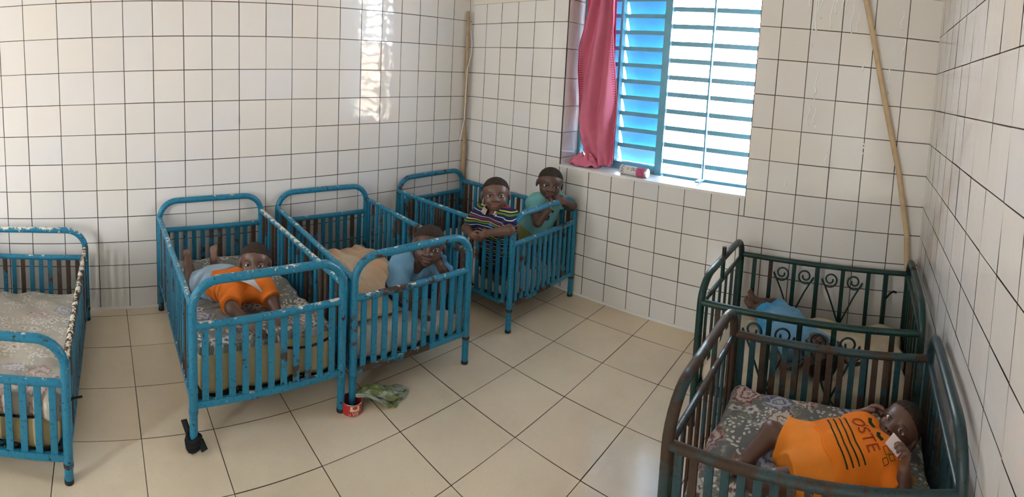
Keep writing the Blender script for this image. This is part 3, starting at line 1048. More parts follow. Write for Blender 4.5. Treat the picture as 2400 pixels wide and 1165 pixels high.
# black cloth knotted round the near foot of crib B
kx, ky, kz = in_crib(CB, CB[3], 0.0)
bm = bmesh.new()
for zz, rr in ((0.012, 0.022), (0.026, 0.024), (0.040, 0.021)):
    add_tube(bm, [(kx + rr * math.cos(a), ky + rr * math.sin(a), zz + 0.006 * math.sin(a * 2)) for a in [i * math.tau / 14 for i in range(14)]], 0.0085, 8, closed=True)
for (p, q, wd) in (((kx - 0.02, ky - 0.016, 0.045), (kx - 0.036, ky - 0.028, 0.082), 0.010), ((kx + 0.016, ky + 0.018, 0.040), (kx + 0.038, ky + 0.030, 0.016), 0.011)):
    p, q = Vector(p), Vector(q)
    s = (q - p).cross(Vector((0.6, -0.6, 0.3))).normalized() * wd
    t = Vector((0.6, -0.6, 0.3)).normalized() * 0.004
    vs = [bm.verts.new(c) for c in (p - s - t, p + s - t, q + s - t, q - s - t, p - s + t, p + s + t, q + s + t, q - s + t)]
    for f in ((0, 3, 2, 1), (4, 5, 6, 7), (0, 1, 5, 4), (1, 2, 6, 5), (2, 3, 7, 6), (3, 0, 4, 7)):
        bm.faces.new([vs[i] for i in f])
bmesh.ops.recalc_face_normals(bm, faces=bm.faces[:])
tag(obj('knotted_rag', bm, M['black_cloth'], None, True, 40), 'black rag knotted round the near foot of a blue crib', 'rag')
# ------------------------------------------------------------------ people: one continuous skin each, grown from a distance field
def V(*a):
    return np.array(a if len(a) > 1 else a[0], float)


def unit(v):
    v = np.asarray(v, float)
    return v / (np.linalg.norm(v) + 1e-12)


class Field:
    def __init__(self, lo, hi, h):
        self.lo = np.asarray(lo, float)
        self.h = h
        self.n = np.ceil((np.asarray(hi, float) - self.lo) / h).astype(int) + 1
        self.F = np.full(self.n, 1.0, np.float32)
        self.ax = [(self.lo[a] + h * np.arange(self.n[a])).astype(np.float32) for a in range(3)]

    def region(self, lo, hi, pad):
        s = []
        for a in range(3):
            i0 = max(0, int((lo[a] - pad - self.lo[a]) / self.h))
            i1 = min(self.n[a], int((hi[a] + pad - self.lo[a]) / self.h) + 2)
            if i1 <= i0:
                return None, None
            s.append(slice(i0, i1))
        g = np.meshgrid(*[self.ax[a][s[a]] for a in range(3)], indexing='ij', sparse=True)
        return tuple(s), g

    def put(self, prim, k=0.0, op='add'):
        lo, hi, fn = prim
        s, g = self.region(lo, hi, k + 3 * self.h)
        if s is None:
            return
        d = fn(*g).astype(np.float32)
        f = self.F[s]
        if op == 'add':
            if k > 0:
                hh = np.clip(0.5 + 0.5 * (f - d) / k, 0, 1)
                self.F[s] = f + (d - f) * hh - k * hh * (1 - hh)
            else:
                self.F[s] = np.minimum(f, d)
        elif op == 'sub':
            d = -d
            if k > 0:
                hh = np.clip(0.5 - 0.5 * (f - d) / k, 0, 1)
                self.F[s] = f + (d - f) * hh + k * hh * (1 - hh)
            else:
                self.F[s] = np.maximum(f, d)

    def cut(self, p, n):
        """remove everything on the side n points to"""
        g = np.meshgrid(*self.ax, indexing='ij', sparse=True)
        d = (g[0] - p[0]) * n[0] + (g[1] - p[1]) * n[1] + (g[2] - p[2]) * n[2]
        self.F = np.maximum(self.F, d.astype(np.float32))

    def wrinkle(self, amp, freq, seed=0):
        r = np.random.RandomState(seed)
        g = np.meshgrid(*self.ax, indexing='ij', sparse=True)
        w = 0
        for i in range(5):
            v = unit(r.normal(size=3)) * freq * (0.7 + 0.7 * r.rand())
            v2 = unit(r.normal(size=3)) * freq * 0.5
            w = w + np.sin(g[0] * v[0] + g[1] * v[1] + g[2] * v[2] + r.rand() * 6.3 + 1.5 * np.sin(g[0] * v2[0] + g[1] * v2[1] + g[2] * v2[2]))
        self.F = (self.F + amp * w / 2.5).astype(np.float32)

    def at(self, P):
        q = (np.asarray(P, float) - self.lo) / self.h
        i = np.clip(np.floor(q).astype(int), 0, self.n - 2)
        t = np.clip(q - i, 0, 1)
        r = 0
        for dx in (0, 1):
            for dy in (0, 1):
                for dz in (0, 1):
                    w = (t[..., 0] if dx else 1 - t[..., 0]) * (t[..., 1] if dy else 1 - t[..., 1]) * (t[..., 2] if dz else 1 - t[..., 2])
                    r = r + w * self.F[i[..., 0] + dx, i[..., 1] + dy, i[..., 2] + dz]
        return r

    def mesh(self):
        F, h = self.F, self.h
        S = F < 0
        c = np.zeros(np.array(F.shape) - 1, np.int8)
        for dx in (0, 1):
            for dy in (0, 1):
                for dz in (0, 1):
                    c += S[dx:F.shape[0] - 1 + dx, dy:F.shape[1] - 1 + dy, dz:F.shape[2] - 1 + dz]
        cells = np.argwhere((c > 0) & (c < 8))
        idx = np.full(c.shape, -1, np.int32)
        idx[tuple(cells.T)] = np.arange(len(cells))
        corners = np.array([(x, y, z) for x in (0, 1) for y in (0, 1) for z in (0, 1)])
        vals = np.stack([F[tuple((cells + k).T)] for k in corners], 1)
        pos = np.zeros((len(cells), 3))
        cnt = np.zeros(len(cells))
        for a in range(8):
            for b in range(a + 1, 8):
                if np.abs(corners[a] - corners[b]).sum() != 1:
                    continue
                m = (vals[:, a] < 0) != (vals[:, b] < 0)
                t = np.where(m, vals[:, a] / np.where(m, vals[:, a] - vals[:, b], 1), 0)
                pos += m[:, None] * (corners[a] + t[:, None] * (corners[b] - corners[a]))
                cnt += m
        v = self.lo + h * (cells + pos / cnt[:, None])
        quads = []
        for ax in range(3):
            b1, b2 = [(1, 2), (2, 0), (0, 1)][ax]
            sl0 = [slice(None)] * 3
            sl1 = [slice(None)] * 3
            sl0[ax] = slice(0, -1)
            sl1[ax] = slice(1, None)
            A, B = S[tuple(sl0)], S[tuple(sl1)]
            e = np.argwhere(A != B)
            e = e[(e[:, b1] > 0) & (e[:, b2] > 0) & (e[:, b1] < F.shape[b1] - 1) & (e[:, b2] < F.shape[b2] - 1)]
            flip = A[tuple(e.T)]
            o1 = np.zeros(3, int)
            o1[b1] = 1
            o2 = np.zeros(3, int)
            o2[b2] = 1
            q = np.stack([idx[tuple((e - o1 - o2).T)], idx[tuple((e - o2).T)], idx[tuple(e.T)], idx[tuple((e - o1).T)]], 1)
            q = np.where(flip[:, None], q, q[:, ::-1])
            quads.append(q)
        q = np.concatenate(quads)
        return v, q[(q >= 0).all(1)]


def cap(a, b, ra, rb=None, cuta=None, cutb=None):
    """tapered capsule; cuta/cutb flatten an end (fraction of the length)"""
    a, b = V(a), V(b)
    rb = ra if rb is None else rb
    r = max(ra, rb)
    ab = b - a
    L2 = float(ab @ ab) + 1e-12

    def fn(X, Y, Z):
        px, py, pz = X - a[0], Y - a[1], Z - a[2]
        t = (px * ab[0] + py * ab[1] + pz * ab[2]) / L2
        tc = np.clip(t, 0, 1)
        d = np.sqrt((px - tc * ab[0]) ** 2 + (py - tc * ab[1]) ** 2 + (pz - tc * ab[2]) ** 2) - (ra + (rb - ra) * tc)
        L = math.sqrt(L2)
        if cutb is not None:
            d = np.maximum(d, (t - cutb) * L)
        if cuta is not None:
            d = np.maximum(d, (cuta - t) * L)
        return d
    return np.minimum(a, b) - r, np.maximum(a, b) + r, fn


def ell(c, rad, R=None):
    c, rad = V(c), V(rad)
    R = np.eye(3) if R is None else R
    m = rad.max()

    def fn(X, Y, Z):
        px, py, pz = X - c[0], Y - c[1], Z - c[2]
        u = [(px * R[i][0] + py * R[i][1] + pz * R[i][2]) for i in range(3)]
        k0 = np.sqrt(sum((u[i] / rad[i]) ** 2 for i in range(3)))
        k1 = np.sqrt(sum((u[i] / rad[i] ** 2) ** 2 for i in range(3))) + 1e-9
        return k0 * (k0 - 1) / k1
    return c - m, c + m, fn


def planed(prim, p, n):
    lo, hi, fn = prim
    p, n = V(p), unit(n)
    return lo, hi, (lambda X, Y, Z: np.maximum(fn(X, Y, Z), (X - p[0]) * n[0] + (Y - p[1]) * n[1] + (Z - p[2]) * n[2]))


def mesh_obj(name, v, q, mats, parent, base, attrs=None):
    me = bpy.data.meshes.new(name)
    v = v - base
    me.vertices.add(len(v))
    me.vertices.foreach_set('co', v.astype(np.float32).ravel())
    me.loops.add(len(q) * 4)
    me.loops.foreach_set('vertex_index', q.astype(np.int32).ravel())
    me.polygons.add(len(q))
    me.polygons.foreach_set('loop_start', np.arange(0, len(q) * 4, 4, dtype=np.int32))
    me.update(calc_edges=True)
    me.validate()
    me.polygons.foreach_set('use_smooth', np.ones(len(me.polygons), bool))
    for m in (mats if isinstance(mats, (list, tuple)) else [mats]):
        me.materials.append(m)
    for k, arr in (attrs or {}).items():
        at = me.attributes.new(k, 'FLOAT', 'POINT')
        at.data.foreach_set('value', arr.astype(np.float32))
    return link(bpy.data.objects.new(name, me), parent)


def smooth_field_mesh(fd, it=2):
    v, q = fd.mesh()
    # light relaxation of the surface net
    e = np.concatenate([q[:, [0, 1]], q[:, [1, 2]], q[:, [2, 3]], q[:, [3, 0]]])
    e = np.unique(np.sort(e, 1), axis=0)
    for _ in range(it):
        acc = np.zeros_like(v)
        c = np.zeros(len(v))
        np.add.at(acc, e[:, 0], v[e[:, 1]])
        np.add.at(acc, e[:, 1], v[e[:, 0]])
        np.add.at(c, e[:, 0], 1)
        np.add.at(c, e[:, 1], 1)
        v = v * 0.5 + 0.5 * acc / np.maximum(c, 1)[:, None]
    return v, q


def hand(fd, wr, d, n, side, hl, curl, r_w, spread=0.12, thumb_in=0.5):
    """palm, four unequal fingers with two bends, and a thumb from the side of the palm.
    d: to the fingertips, n: the way the palm faces, side: towards the thumb"""
    d = unit(d)
    n = unit(V(n) - d * (V(n) @ d))
    s = unit(np.cross(d, n))
    if s @ V(side) < 0:
        s = -s
    pl = hl * 0.50
    pw = hl * 0.42
    kn = []
    tmp = []
    for i, o in enumerate((0.36, 0.12, -0.12, -0.34)):
        k = wr + d * pl * (1.0, 1.03, 0.99, 0.90)[i] + s * pw * o
        kn.append(k)
        fd.put(cap(wr + s * pw * o * 0.55 + d * 0.10 * pl, k, hl * 0.105, hl * 0.088), hl * 0.07)
    fl = (0.43, 0.49, 0.45, 0.35)
    for i in range(4):
        p = kn[i]
        ang = curl * (0.55, 0.62, 0.68, 0.75)[i]
        a = ang
        sp = s * spread * (1.2, 0.35, -0.4, -1.25)[i] * (1 - min(1, curl) * 0.8)
        L = fl[i] * hl
        for j, fr in enumerate((0.46, 0.31, 0.23)):
            dd = unit(d * math.cos(a) + n * math.sin(a) + sp)
            q = p + dd * L * fr
            r0 = hl * (0.083, 0.074, 0.066)[j] * (1, 1.02, 0.97, 0.86)[i]
            fd.put(cap(p, q, r0, r0 * 0.9), 0.0 if j else hl * 0.02)
            p = q
            a += ang * (1.05 if j == 0 else 0.8)
    # thumb
    t0 = wr + d * pl * 0.30 + s * pw * 0.42
    t1 = t0 + unit(d * 0.75 + s * 0.65 + n * 0.35) * hl * 0.24
    t2 = t1 + unit(d * 0.85 + s * (0.25 - thumb_in * 0.6) + n * (0.25 + thumb_in * 0.6)) * hl * 0.20
    fd.put(cap(wr + d * pl * 0.2 + s * pw * 0.2, t0, hl * 0.11, hl * 0.10), hl * 0.05)
    fd.put(cap(t0, t1, hl * 0.10, hl * 0.085), hl * 0.03)
    fd.put(cap(t1, t2, hl * 0.083, hl * 0.068), hl * 0.01)
    return wr + d * pl * 0.6 + n * hl * 0.08


def foot(fd, an, d, up, fl):
    """heel, instep, ball and five toes; d: heel to toe, up: away from the sole"""
    d = unit(d)
    up = unit(V(up) - d * (V(up) @ d))
    s = np.cross(d, up)
    heel = an - d * fl * 0.20 - up * fl * 0.13
    ball = an + d * fl * 0.46 - up * fl * 0.22
    fd.put(cap(an, heel, fl * 0.15, fl * 0.15), fl * 0.1)
    fd.put(cap(heel, ball + s * fl * 0.06, fl * 0.14, fl * 0.12), fl * 0.1)
    fd.put(cap(heel, ball - s * fl * 0.08, fl * 0.14, fl * 0.11), fl * 0.1)
    fd.put(cap(an, ball, fl * 0.15, fl * 0.12), fl * 0.1)
    for i in range(5):
        o = (0.15, 0.07, 0.0, -0.07, -0.135)[i]
        L = (0.22, 0.20, 0.18, 0.155, 0.125)[i]
        p = ball + s * fl * o + d * fl * 0.02
        q = p + d * fl * L - up * fl * 0.02
        fd.put(cap(p, q, fl * (0.075 if i == 0 else 0.055), fl * (0.065 if i == 0 else 0.048)), fl * 0.025)
    return ball - up * fl * 0.1


def make_person(label, skin, cfg):
    J = {k: V(v) for k, v in cfg['J'].items()}
    H = cfg['H']
    h = cfg.get('h', 0.0026)
    base = V(cfg['base'])
    hc = J['head']
    f = unit(cfg['face'])
    u = unit(V(cfg['up']) - f * (V(cfg['up']) @ f))
    r = np.cross(f, u)                      # subject's right
    RH = np.array([r, f, u])
    hp = lambda x, y, z: hc + (r * x + f * y + u * z) * H
    pts = np.array(list(J.values()) + [hp(0, 0, .6), hp(0, .55, 0), hp(.5, 0, 0), hp(-.5, 0, 0), hp(0, -.55, 0)] + [V(p) for p in cfg.get('extra', [])])
    pad = 0.075
    fd = Field(pts.min(0) - pad, pts.max(0) + pad, h)
    N = (J['shL'] + J['shR']) / 2
    P = (J['hipL'] + J['hipR']) / 2
    fr = unit(cfg['front'])
    tr = cfg.get('tr', 0.33 * H)
    # trunk
    for s in 'LR':
        top = N + (J['sh' + s] - N) * 0.62
        low = P + (J['hip' + s] - P) * 0.80
        fd.put(cap(low, top, tr * 1.05, tr * 0.92), 0.03)
    fd.put(cap(P + fr * tr * 0.25, N * 0.7 + P * 0.3 + fr * tr * 0.12, tr * 1.12, tr * 0.95), 0.03)
    fd.put(cap(J['shL'], J['shR'], tr * 0.62), 0.03)
    # neck and head
    nb = N + unit(hc - N) * 0.02
    fd.put(cap(nb, hp(0, -.10, -.22), 0.235 * H, 0.22 * H), 0.02)
    fd.put(ell(hp(0, -.055, .11), (.405 * H, .475 * H, .395 * H), RH), 0.012)
    fd.put(ell(hp(0, .085, -.15), (.315 * H, .335 * H, .325 * H), RH), 0.05 * H * 2)
    for s in (-1, 1):
        fd.put(ell(hp(s * .185, .22, -.175), (.145 * H, .15 * H, .15 * H), RH), 0.06 * H)
        fd.put(ell(hp(s * .42, -.03, -.055), (.045 * H, .085 * H, .135 * H), RH), 0.03 * H)
        fd.put(ell(hp(s * .475, -.01, -.05), (.035 * H, .04 * H, .075 * H), RH), 0.02 * H, 'sub')
        fd.put(ell(hp(s * .168, .43, -.015), (.105 * H, .095 * H, .062 * H), RH), 0.05 * H, 'sub')
    fd.put(ell(hp(0, .30, -.37), (.115 * H, .10 * H, .09 * H), RH), 0.08 * H)
    fd.put(cap(hp(0, .385, .02), hp(0, .445, -.12), .038 * H, .062 * H), 0.05 * H)
    for s in (-1, 1):
        fd.put(ell(hp(s * .068, .415, -.137), (.055 * H, .055 * H, .042 * H), RH), 0.03 * H)
        fd.put(ell(hp(s * .038, .452, -.168), (.022 * H, .022 * H, .02 * H), RH), 0.015 * H, 'sub')
    fd.put(ell(hp(0, .400, -.245), (.125 * H, .062 * H, .038 * H), RH), 0.025 * H)
    fd.put(ell(hp(0, .390, -.305), (.110 * H, .065 * H, .042 * H), RH), 0.02 * H)
    fd.put(ell(hp(0, .465, -.275), (.115 * H, .03 * H, .008 * H), RH), 0.012 * H, 'sub')
    # lids
    for s in (-1, 1):
        fd.put(cap(hp(s * .085, .352, .012), hp(s * .168, .385, .040), .017 * H, .019 * H), 0.012 * H)
        fd.put(cap(hp(s * .168, .385, .040), hp(s * .255, .335, .012), .019 * H, .015 * H), 0.012 * H)
        fd.put(cap(hp(s * .095, .355, -.048), hp(s * .245, .335, -.045), .015 * H, .015 * H), 0.012 * H)
    # limbs
    ar = cfg.get('ar', 0.185 * H)
    lr = cfg.get('lr', 0.30 * H)
    pale_pts = []
    for s in 'LR':
        sh, el, wr = J['sh' + s], J['el' + s], J['wr' + s]
        fd.put(cap(sh, el, ar * 1.15, ar * 0.92), 0.018)
        fd.put(cap(el, wr, ar * 0.95, ar * 0.66), 0.008)
        hd = cfg['hands'][s]
        pale_pts.append((hand(fd, wr, hd['d'], hd['n'], hd['t'], cfg.get('hl', 0.62 * H), hd.get('curl', 0.6), ar, thumb_in=hd.get('ti', .5)), 0.25 * H))
        hip, kn, an = J['hip' + s], J['kn' + s], J['an' + s]
        fd.put(cap(hip, kn, lr * 1.05, lr * 0.78), 0.025)
        fd.put(cap(kn, an, lr * 0.78, lr * 0.48), 0.012)
        mid = kn * 0.7 + an * 0.3
        ft = cfg['feet'][s]
        pale_pts.append((foot(fd, an, ft['d'], ft['u'], cfg.get('fl', 0.72 * H)), 0.28 * H))
    v, q = smooth_field_mesh(fd, 1)
    pale = np.zeros(len(v))
    for c, rad in pale_pts:
        pale = np.maximum(pale, np.clip(1.3 - np.linalg.norm(v - c, axis=1) / rad, 0, 1) * 0.45)
    loc = (v - hc) @ RH.T / H
    lip = np.clip(1.6 - np.sqrt((loc[:, 0] / .13) ** 2 + ((loc[:, 2] + .275) / .075) ** 2) * 1.3, 0, 1) * (loc[:, 1] > .3)
    brow = np.zeros(len(v))
    for s in (-1, 1):
        zz = .098 - 1.2 * (loc[:, 0] * s - .16) ** 2
        brow = np.maximum(brow, np.clip(1.5 - np.sqrt(((loc[:, 0] * s - .17) / .105) ** 2 + ((loc[:, 2] - zz) / .024) ** 2) * 1.2, 0, 1) * (loc[:, 1] > .2))
    body = mesh_obj('person', v, q, M[skin], None, base, {'pale': pale, 'lip': lip, 'brow': brow * 0.75})
    body.location = base
    tag(body, label, 'person')
    # hair: a close-cropped cap over the skull
    hf = Field(hc - 0.62 * H, hc + 0.62 * H, max(0.0022, h))
    line = hp(0, .33, cfg.get('hairline', .315))
    nrm = unit(f * .50 - u * .86)
    hf.put(planed(ell(hp(0, -.058, .115), (.413 * H, .484 * H, .402 * H), RH), line, nrm), 0)
    hf.wrinkle(0.0007, 420, 3)
    hv, hq = smooth_field_mesh(hf, 1)
    mesh_obj('hair', hv, hq, M['hair'], body, base)
    gaze = unit(V(cfg.get('gaze', f)))
    for s in (-1, 1):
        bm = bmesh.new()
        bmesh.ops.create_uvsphere(bm, u_segments=20, v_segments=14, radius=1.0)
        ec = hp(s * .168, .318, -.008)
        loc_g = RH @ gaze
        gx, gz = loc_g[0], loc_g[2]
        for vt in bm.verts:
            x, y, z = vt.co
            X, Y, Z = x, -z, y      # pole to the front
            vt.co = ec + (r * X * .080 + f * Y * .058 + u * Z * .050) * H - base
        bm.faces.ensure_lookup_table()
        for fc in bm.faces:
            c = np.array(fc.calc_center_median()) + base - ec
            a, b, cc = c @ r / (.080 * H), c @ f / (.058 * H), c @ u / (.050 * H)
            dx, dz = (a - gx * 0.5) * .080, (cc - gz * 0.4) * .050
            fc.material_index = 1 if (b > 0 and dx * dx + dz * dz < .040 ** 2) else 0
        bmesh.ops.recalc_face_normals(bm, faces=bm.faces[:])
        obj('eye', bm, [M['sclera'], M['iris']], body, True)
    ctx = dict(J=J, H=H, N=N, P=P, tr=tr, ar=ar, lr=lr, fr=fr, base=base, body=body, fd=fd, hp=hp, f=f, u=u, r=r, pts=pts, hc=hc)
    return ctx


def garment(c, name, mat, build, h=0.003, wr=0.0016, freq=90, seed=1, it=2, cut=None, cuts=()):
    fd = Field(c['pts'].min(0) - 0.09, c['pts'].max(0) + 0.09, h)
    build(fd)
    fd.wrinkle(wr, freq, seed)
    for p, n in cuts:
        fd.cut(V(p), unit(n))
    v, q = smooth_field_mesh(fd, it)
    o = mesh_obj(name, v, q, mat, c['body'], c['base'])
    return o, fd


def shirt(c, mat, name='shirt', sleeve=0.75, hem=-0.15, grow=0.010, sl_grow=0.014, neck=0.27, vneck=None, h=0.003, seed=1, wr=0.0018):
    J, N, P, tr = c['J'], c['N'], c['P'], c['tr']

    def build(fd):
        ax = unit(P - N)
        hp_ = N + (P - N) * (1 - hem)
        for s in 'LR':
            top = N + (J['sh' + s] - N) * 0.62
            low = P + (J['hip' + s] - P) * 0.85
            low2 = low + (low - top) * max(0, -hem)
            fd.put(planed(cap(low2, top, tr * 1.10 + grow * 1.2, tr * 0.92 + grow), hp_, ax), 0.03)
        fd.put(planed(cap(P + ax * 0.03 + c['fr'] * tr * 0.25, N * 0.7 + P * 0.3 + c['fr'] * tr * 0.12, tr * 1.15 + grow, tr * 0.97 + grow), hp_, ax), 0.025)
        fd.put(cap(J['shL'], J['shR'], tr * 0.62 + grow), 0.02)
        for s in 'LR':
            fd.put(cap(J['sh' + s], J['el' + s], c['ar'] * 1.15 + sl_grow * 0.8, c['ar'] * 1.0 + sl_grow, None, sleeve), 0.02)
        nb = N + unit(c['hc'] - N) * 0.30 * c['H']
        fd.put(cap(N + unit(c['hc'] - N) * 0.22 * c['H'], nb + unit(c['hc'] - N) * 0.3 * c['H'], neck * c['H'], neck * 1.1 * c['H']), 0.006, 'sub')
        if vneck:
            fd.put(ell(*vneck), 0.006, 'sub')
    return garment(c, name, mat, build, h, wr, 85, seed)


def shorts(c, mat, name='shorts', leg=0.8, waist=0.25, grow=0.010, h=0.003, seed=2, flare=0.016, wr=0.0018):
    J, N, P, tr, lr = c['J'], c['N'], c['P'], c['tr'], c['lr']

    def build(fd):
        ax = unit(N - P)
        wp = P + (N - P) * waist
        for s in 'LR':
            low = P + (J['hip' + s] - P) * 0.9
            top = N + (J['sh' + s] - N) * 0.5
            fd.put(planed(cap(low, top, tr * 1.12 + grow, tr * 1.0 + grow), wp, ax), 0.03)
            fd.put(cap(J['hip' + s], J['kn' + s], lr * 1.08 + grow, lr * 0.88 + flare, None, leg), 0.03)
        fd.put(planed(cap(P, P + (N - P) * 0.4 + c['fr'] * tr * 0.2, tr * 1.14 + grow, tr * 1.08 + grow), wp, ax), 0.03)
    return garment(c, name, mat, build, h, wr, 75, seed)


def project(bm, fd, org, ex, ey, n, lift=0.0012, start=0.12):
    """lay flat artwork (x,y) on to a cloth surface seen along -n"""
    co = np.array([v.co[:] for v in bm.verts])
    P = org + co[:, :1] * ex + co[:, 1:2] * ey + n * start
    alive = np.ones(len(P), bool)
    for _ in range(80):
        d = fd.at(P)
        P = P - n * np.clip(d - lift, -0.004, 0.006)[:, None]
    return P


def artwork(c, name, bm, fd, org, ex, ey, n, mat, parent, lift=0.0014):
    P = project(bm, fd, org, ex, ey, n, lift)
    for v, p in zip(bm.verts, P):
        v.co = p - c['base']
    return obj(name, bm, mat, parent, True)


def ribbon_bm(pts, w, n=40):
    """flat strip along a polyline in the plane"""
    bm = bmesh.new()
    pts = [Vector((*p, 0)) for p in pts]
    dense = []
    for a, b in zip(pts[:-1], pts[1:]):
        m = max(2, int((b - a).length / 0.004))
        dense += [a.lerp(b, i / m) for i in range(m)]
    dense.append(pts[-1])
    rows = []
    for i, p in enumerate(dense):
        t = (dense[min(i + 1, len(dense) - 1)] - dense[max(i - 1, 0)]).normalized()
        s = Vector((-t.y, t.x, 0))
        rows.append((bm.verts.new(p + s * w / 2), bm.verts.new(p - s * w / 2)))
    for a, b in zip(rows[:-1], rows[1:]):
        bm.faces.new((a[0], b[0], b[1], a[1]))
    return bm


def collar(c, mat, parent, rad=0.25, width=0.010, open_front=0.25, drop=0.0, name='collar'):
    """a turned collar: a C-shaped band round the neck, open at the throat"""
    H, N = c['H'], c['N']
    ax = unit(c['hc'] - N)
    fr = unit(c['fr'] - ax * (c['fr'] @ ax))
    s = np.cross(fr, ax)
    ctr = N + ax * (0.20 * H + drop)
    bm = bmesh.new()
    rows = []
    n = 36
    for i in range(n + 1):
        a = open_front + (math.tau - 2 * open_front) * i / n
        dr = fr * math.cos(a) + s * math.sin(a)
        dip = -0.10 * H * (0.5 + 0.5 * math.cos(a))
        p0 = ctr + dr * rad * H + ax * (dip + 0.05 * H)
        p1 = ctr + dr * (rad * H + 0.006) + ax * (dip + 0.07 * H)
        p2 = ctr + dr * (rad * H + 0.006 + width) + ax * (dip - width * 0.7)
        p3 = ctr + dr * (rad * H + 0.002 + width) + ax * (dip - width * 0.9)
        rows.append([bm.verts.new(p - c['base']) for p in (p0, p1, p2, p3)])
    for a, b in zip(rows[:-1], rows[1:]):
        for k in range(4):
            bm.faces.new((a[k], a[(k + 1) % 4], b[(k + 1) % 4], b[k]))
    bm.faces.new(rows[0])
    bm.faces.new(list(reversed(rows[-1])))
    bmesh.ops.recalc_face_normals(bm, faces=bm.faces[:])
    return obj(name, bm, mat, parent, True, 60)


# --- the baby in orange and grey lying on its front (crib B)
k1 = make_person('baby on its front in an orange and grey top, head raised above a floral sheet', 'skin', dict(
    base=(0.72, -1.85, 0.33), H=0.150, J=dict(
        head=(0.655, -1.752, 0.484), shL=(0.735, -1.742, 0.405), shR=(0.715, -1.885, 0.405), elL=(0.800, -1.728, 0.375), elR=(0.835, -1.905, 0.395),
        wrL=(0.862, -1.728, 0.352), wrR=(0.905, -1.860, 0.360), hipL=(0.540, -1.835, 0.365), hipR=(0.545, -1.925, 0.365),
        knL=(0.435, -1.865, 0.345), knR=(0.500, -1.995, 0.352), anL=(0.455, -1.880, 0.430), anR=(0.415, -1.995, 0.435)),
    face=(0.87, -0.38, 0.14), up=(0.05, 0.0, 1), gaze=(0.93, -0.35, 0.35), front=(0.25, -0.1, -1), tr=0.050, ar=0.027, lr=0.038, hl=0.085, fl=0.085,
    hands=dict(L=dict(d=(1, -0.2, -0.15), n=(0, 0, -1), t=(0, -1, 0), curl=0.35), R=dict(d=(0.9, 0.45, -0.05), n=(0, 0, -1), t=(0, 1, 0), curl=0.3)),
    feet=dict(L=dict(d=(-0.3, 0.1, 1), u=(1, 0, 0.3)), R=dict(d=(-0.85, 0.1, 0.5), u=(0.5, 0, 0.85)))))
s1, f1 = shirt(k1, M['orange_k1'], sleeve=0.85, hem=0.22, grow=0.010, sl_grow=0.014, seed=11)
shorts(k1, M['pale_blue'], leg=0.85, waist=0.30, seed=12, name='trousers')
collar(k1, M['grey_bib'], s1, rad=0.30, width=0.030, open_front=0.5, drop=-0.006)


# --- the child in light blue sitting behind the hoop (crib C)
k2 = make_person('seated child in a light blue shirt peering under the hoop, hand at neck', 'skin2', dict(
    base=(0.80, -1.05, 0.23), H=0.172, J=dict(
        head=(0.880, -1.030, 0.512), shL=(0.830, -0.945, 0.405), shR=(0.800, -1.130, 0.415), elL=(0.915, -0.930, 0.345), elR=(0.885, -1.185, 0.335),
        wrL=(0.915, -0.985, 0.410), wrR=(0.930, -1.135, 0.275), hipL=(0.750, -0.975, 0.265), hipR=(0.745, -1.090, 0.265),
        knL=(0.895, -0.955, 0.315), knR=(0.895, -1.145, 0.315), anL=(0.915, -0.990, 0.232), anR=(0.915, -1.095, 0.232)),
    face=(0.76, -0.62, 0.10), up=(0.08, 0.10, 1), front=(0.8, -0.45, 0.1), tr=0.055, ar=0.028, lr=0.043, hl=0.085, fl=0.09,
    hands=dict(L=dict(d=(-0.15, -0.45, 0.9), n=(-0.9, -0.2, 0), t=(0, 0.9, 0.5), curl=0.5), R=dict(d=(0.3, 0.8, -0.5), n=(-0.3, 0.2, -0.9), t=(0.8, 0, 0.2), curl=0.5)),
    feet=dict(L=dict(d=(0.6, -0.7, -0.1), u=(0, 0, 1)), R=dict(d=(0.6, 0.6, -0.1), u=(0, 0, 1)))))
s2, f2 = shirt(k2, M['chambray'], sleeve=0.98, hem=-0.10, grow=0.012, sl_grow=0.018, seed=21,
               vneck=((0.880, -1.072, 0.415), (0.035, 0.030, 0.055)))
collar(k2, M['chambray'], s2, rad=0.28, width=0.020, open_front=0.55)
shorts(k2, M['navy'], leg=0.8, waist=0.2, seed=22)


# --- the boy in the striped polo with his arms over the side rail (crib D)
k3 = make_person('boy in a striped polo shirt hanging his arms over the crib side, hands clasped', 'skin', dict(
    base=(0.82, -0.50, 0.19), H=0.168, J=dict(
        head=(0.838, -0.568, 0.668), shL=(0.940, -0.555, 0.565), shR=(0.738, -0.570, 0.545), elL=(1.000, -0.632, 0.535), elR=(0.725, -0.655, 0.475),
        wrL=(0.895, -0.668, 0.500), wrR=(0.795, -0.680, 0.462), hipL=(0.865, -0.500, 0.325), hipR=(0.765, -0.500, 0.325),
        knL=(0.860, -0.535, 0.222), knR=(0.760, -0.535, 0.222), anL=(0.860, -0.415, 0.212), anR=(0.765, -0.415, 0.212)),
    face=(0.66, -0.72, 0.12), up=(0.02, -0.06, 1), front=(0.3, -0.95, 0.1), tr=0.054, ar=0.0275, lr=0.040, hl=0.088, fl=0.085,
    hands=dict(L=dict(d=(-0.85, -0.25, -0.45), n=(0.2, 0.8, -0.3), t=(0, 0.2, 1), curl=0.75), R=dict(d=(0.95, -0.15, 0.05), n=(0, 0.9, 0.1), t=(0, 0, 1), curl=0.8)),
    feet=dict(L=dict(d=(0, 0.95, -0.1), u=(0, -0.3, -1)), R=dict(d=(0, 0.95, -0.1), u=(0, -0.3, -1)))))
s3, f3 = shirt(k3, M['polo'], sleeve=0.85, hem=-0.15, grow=0.009, sl_grow=0.011, seed=31)
collar(k3, M['polo_collar'], s3, rad=0.31, width=0.017, open_front=0.35, drop=0.016)
shorts(k3, M['navy'], leg=0.8, waist=0.2, seed=32)


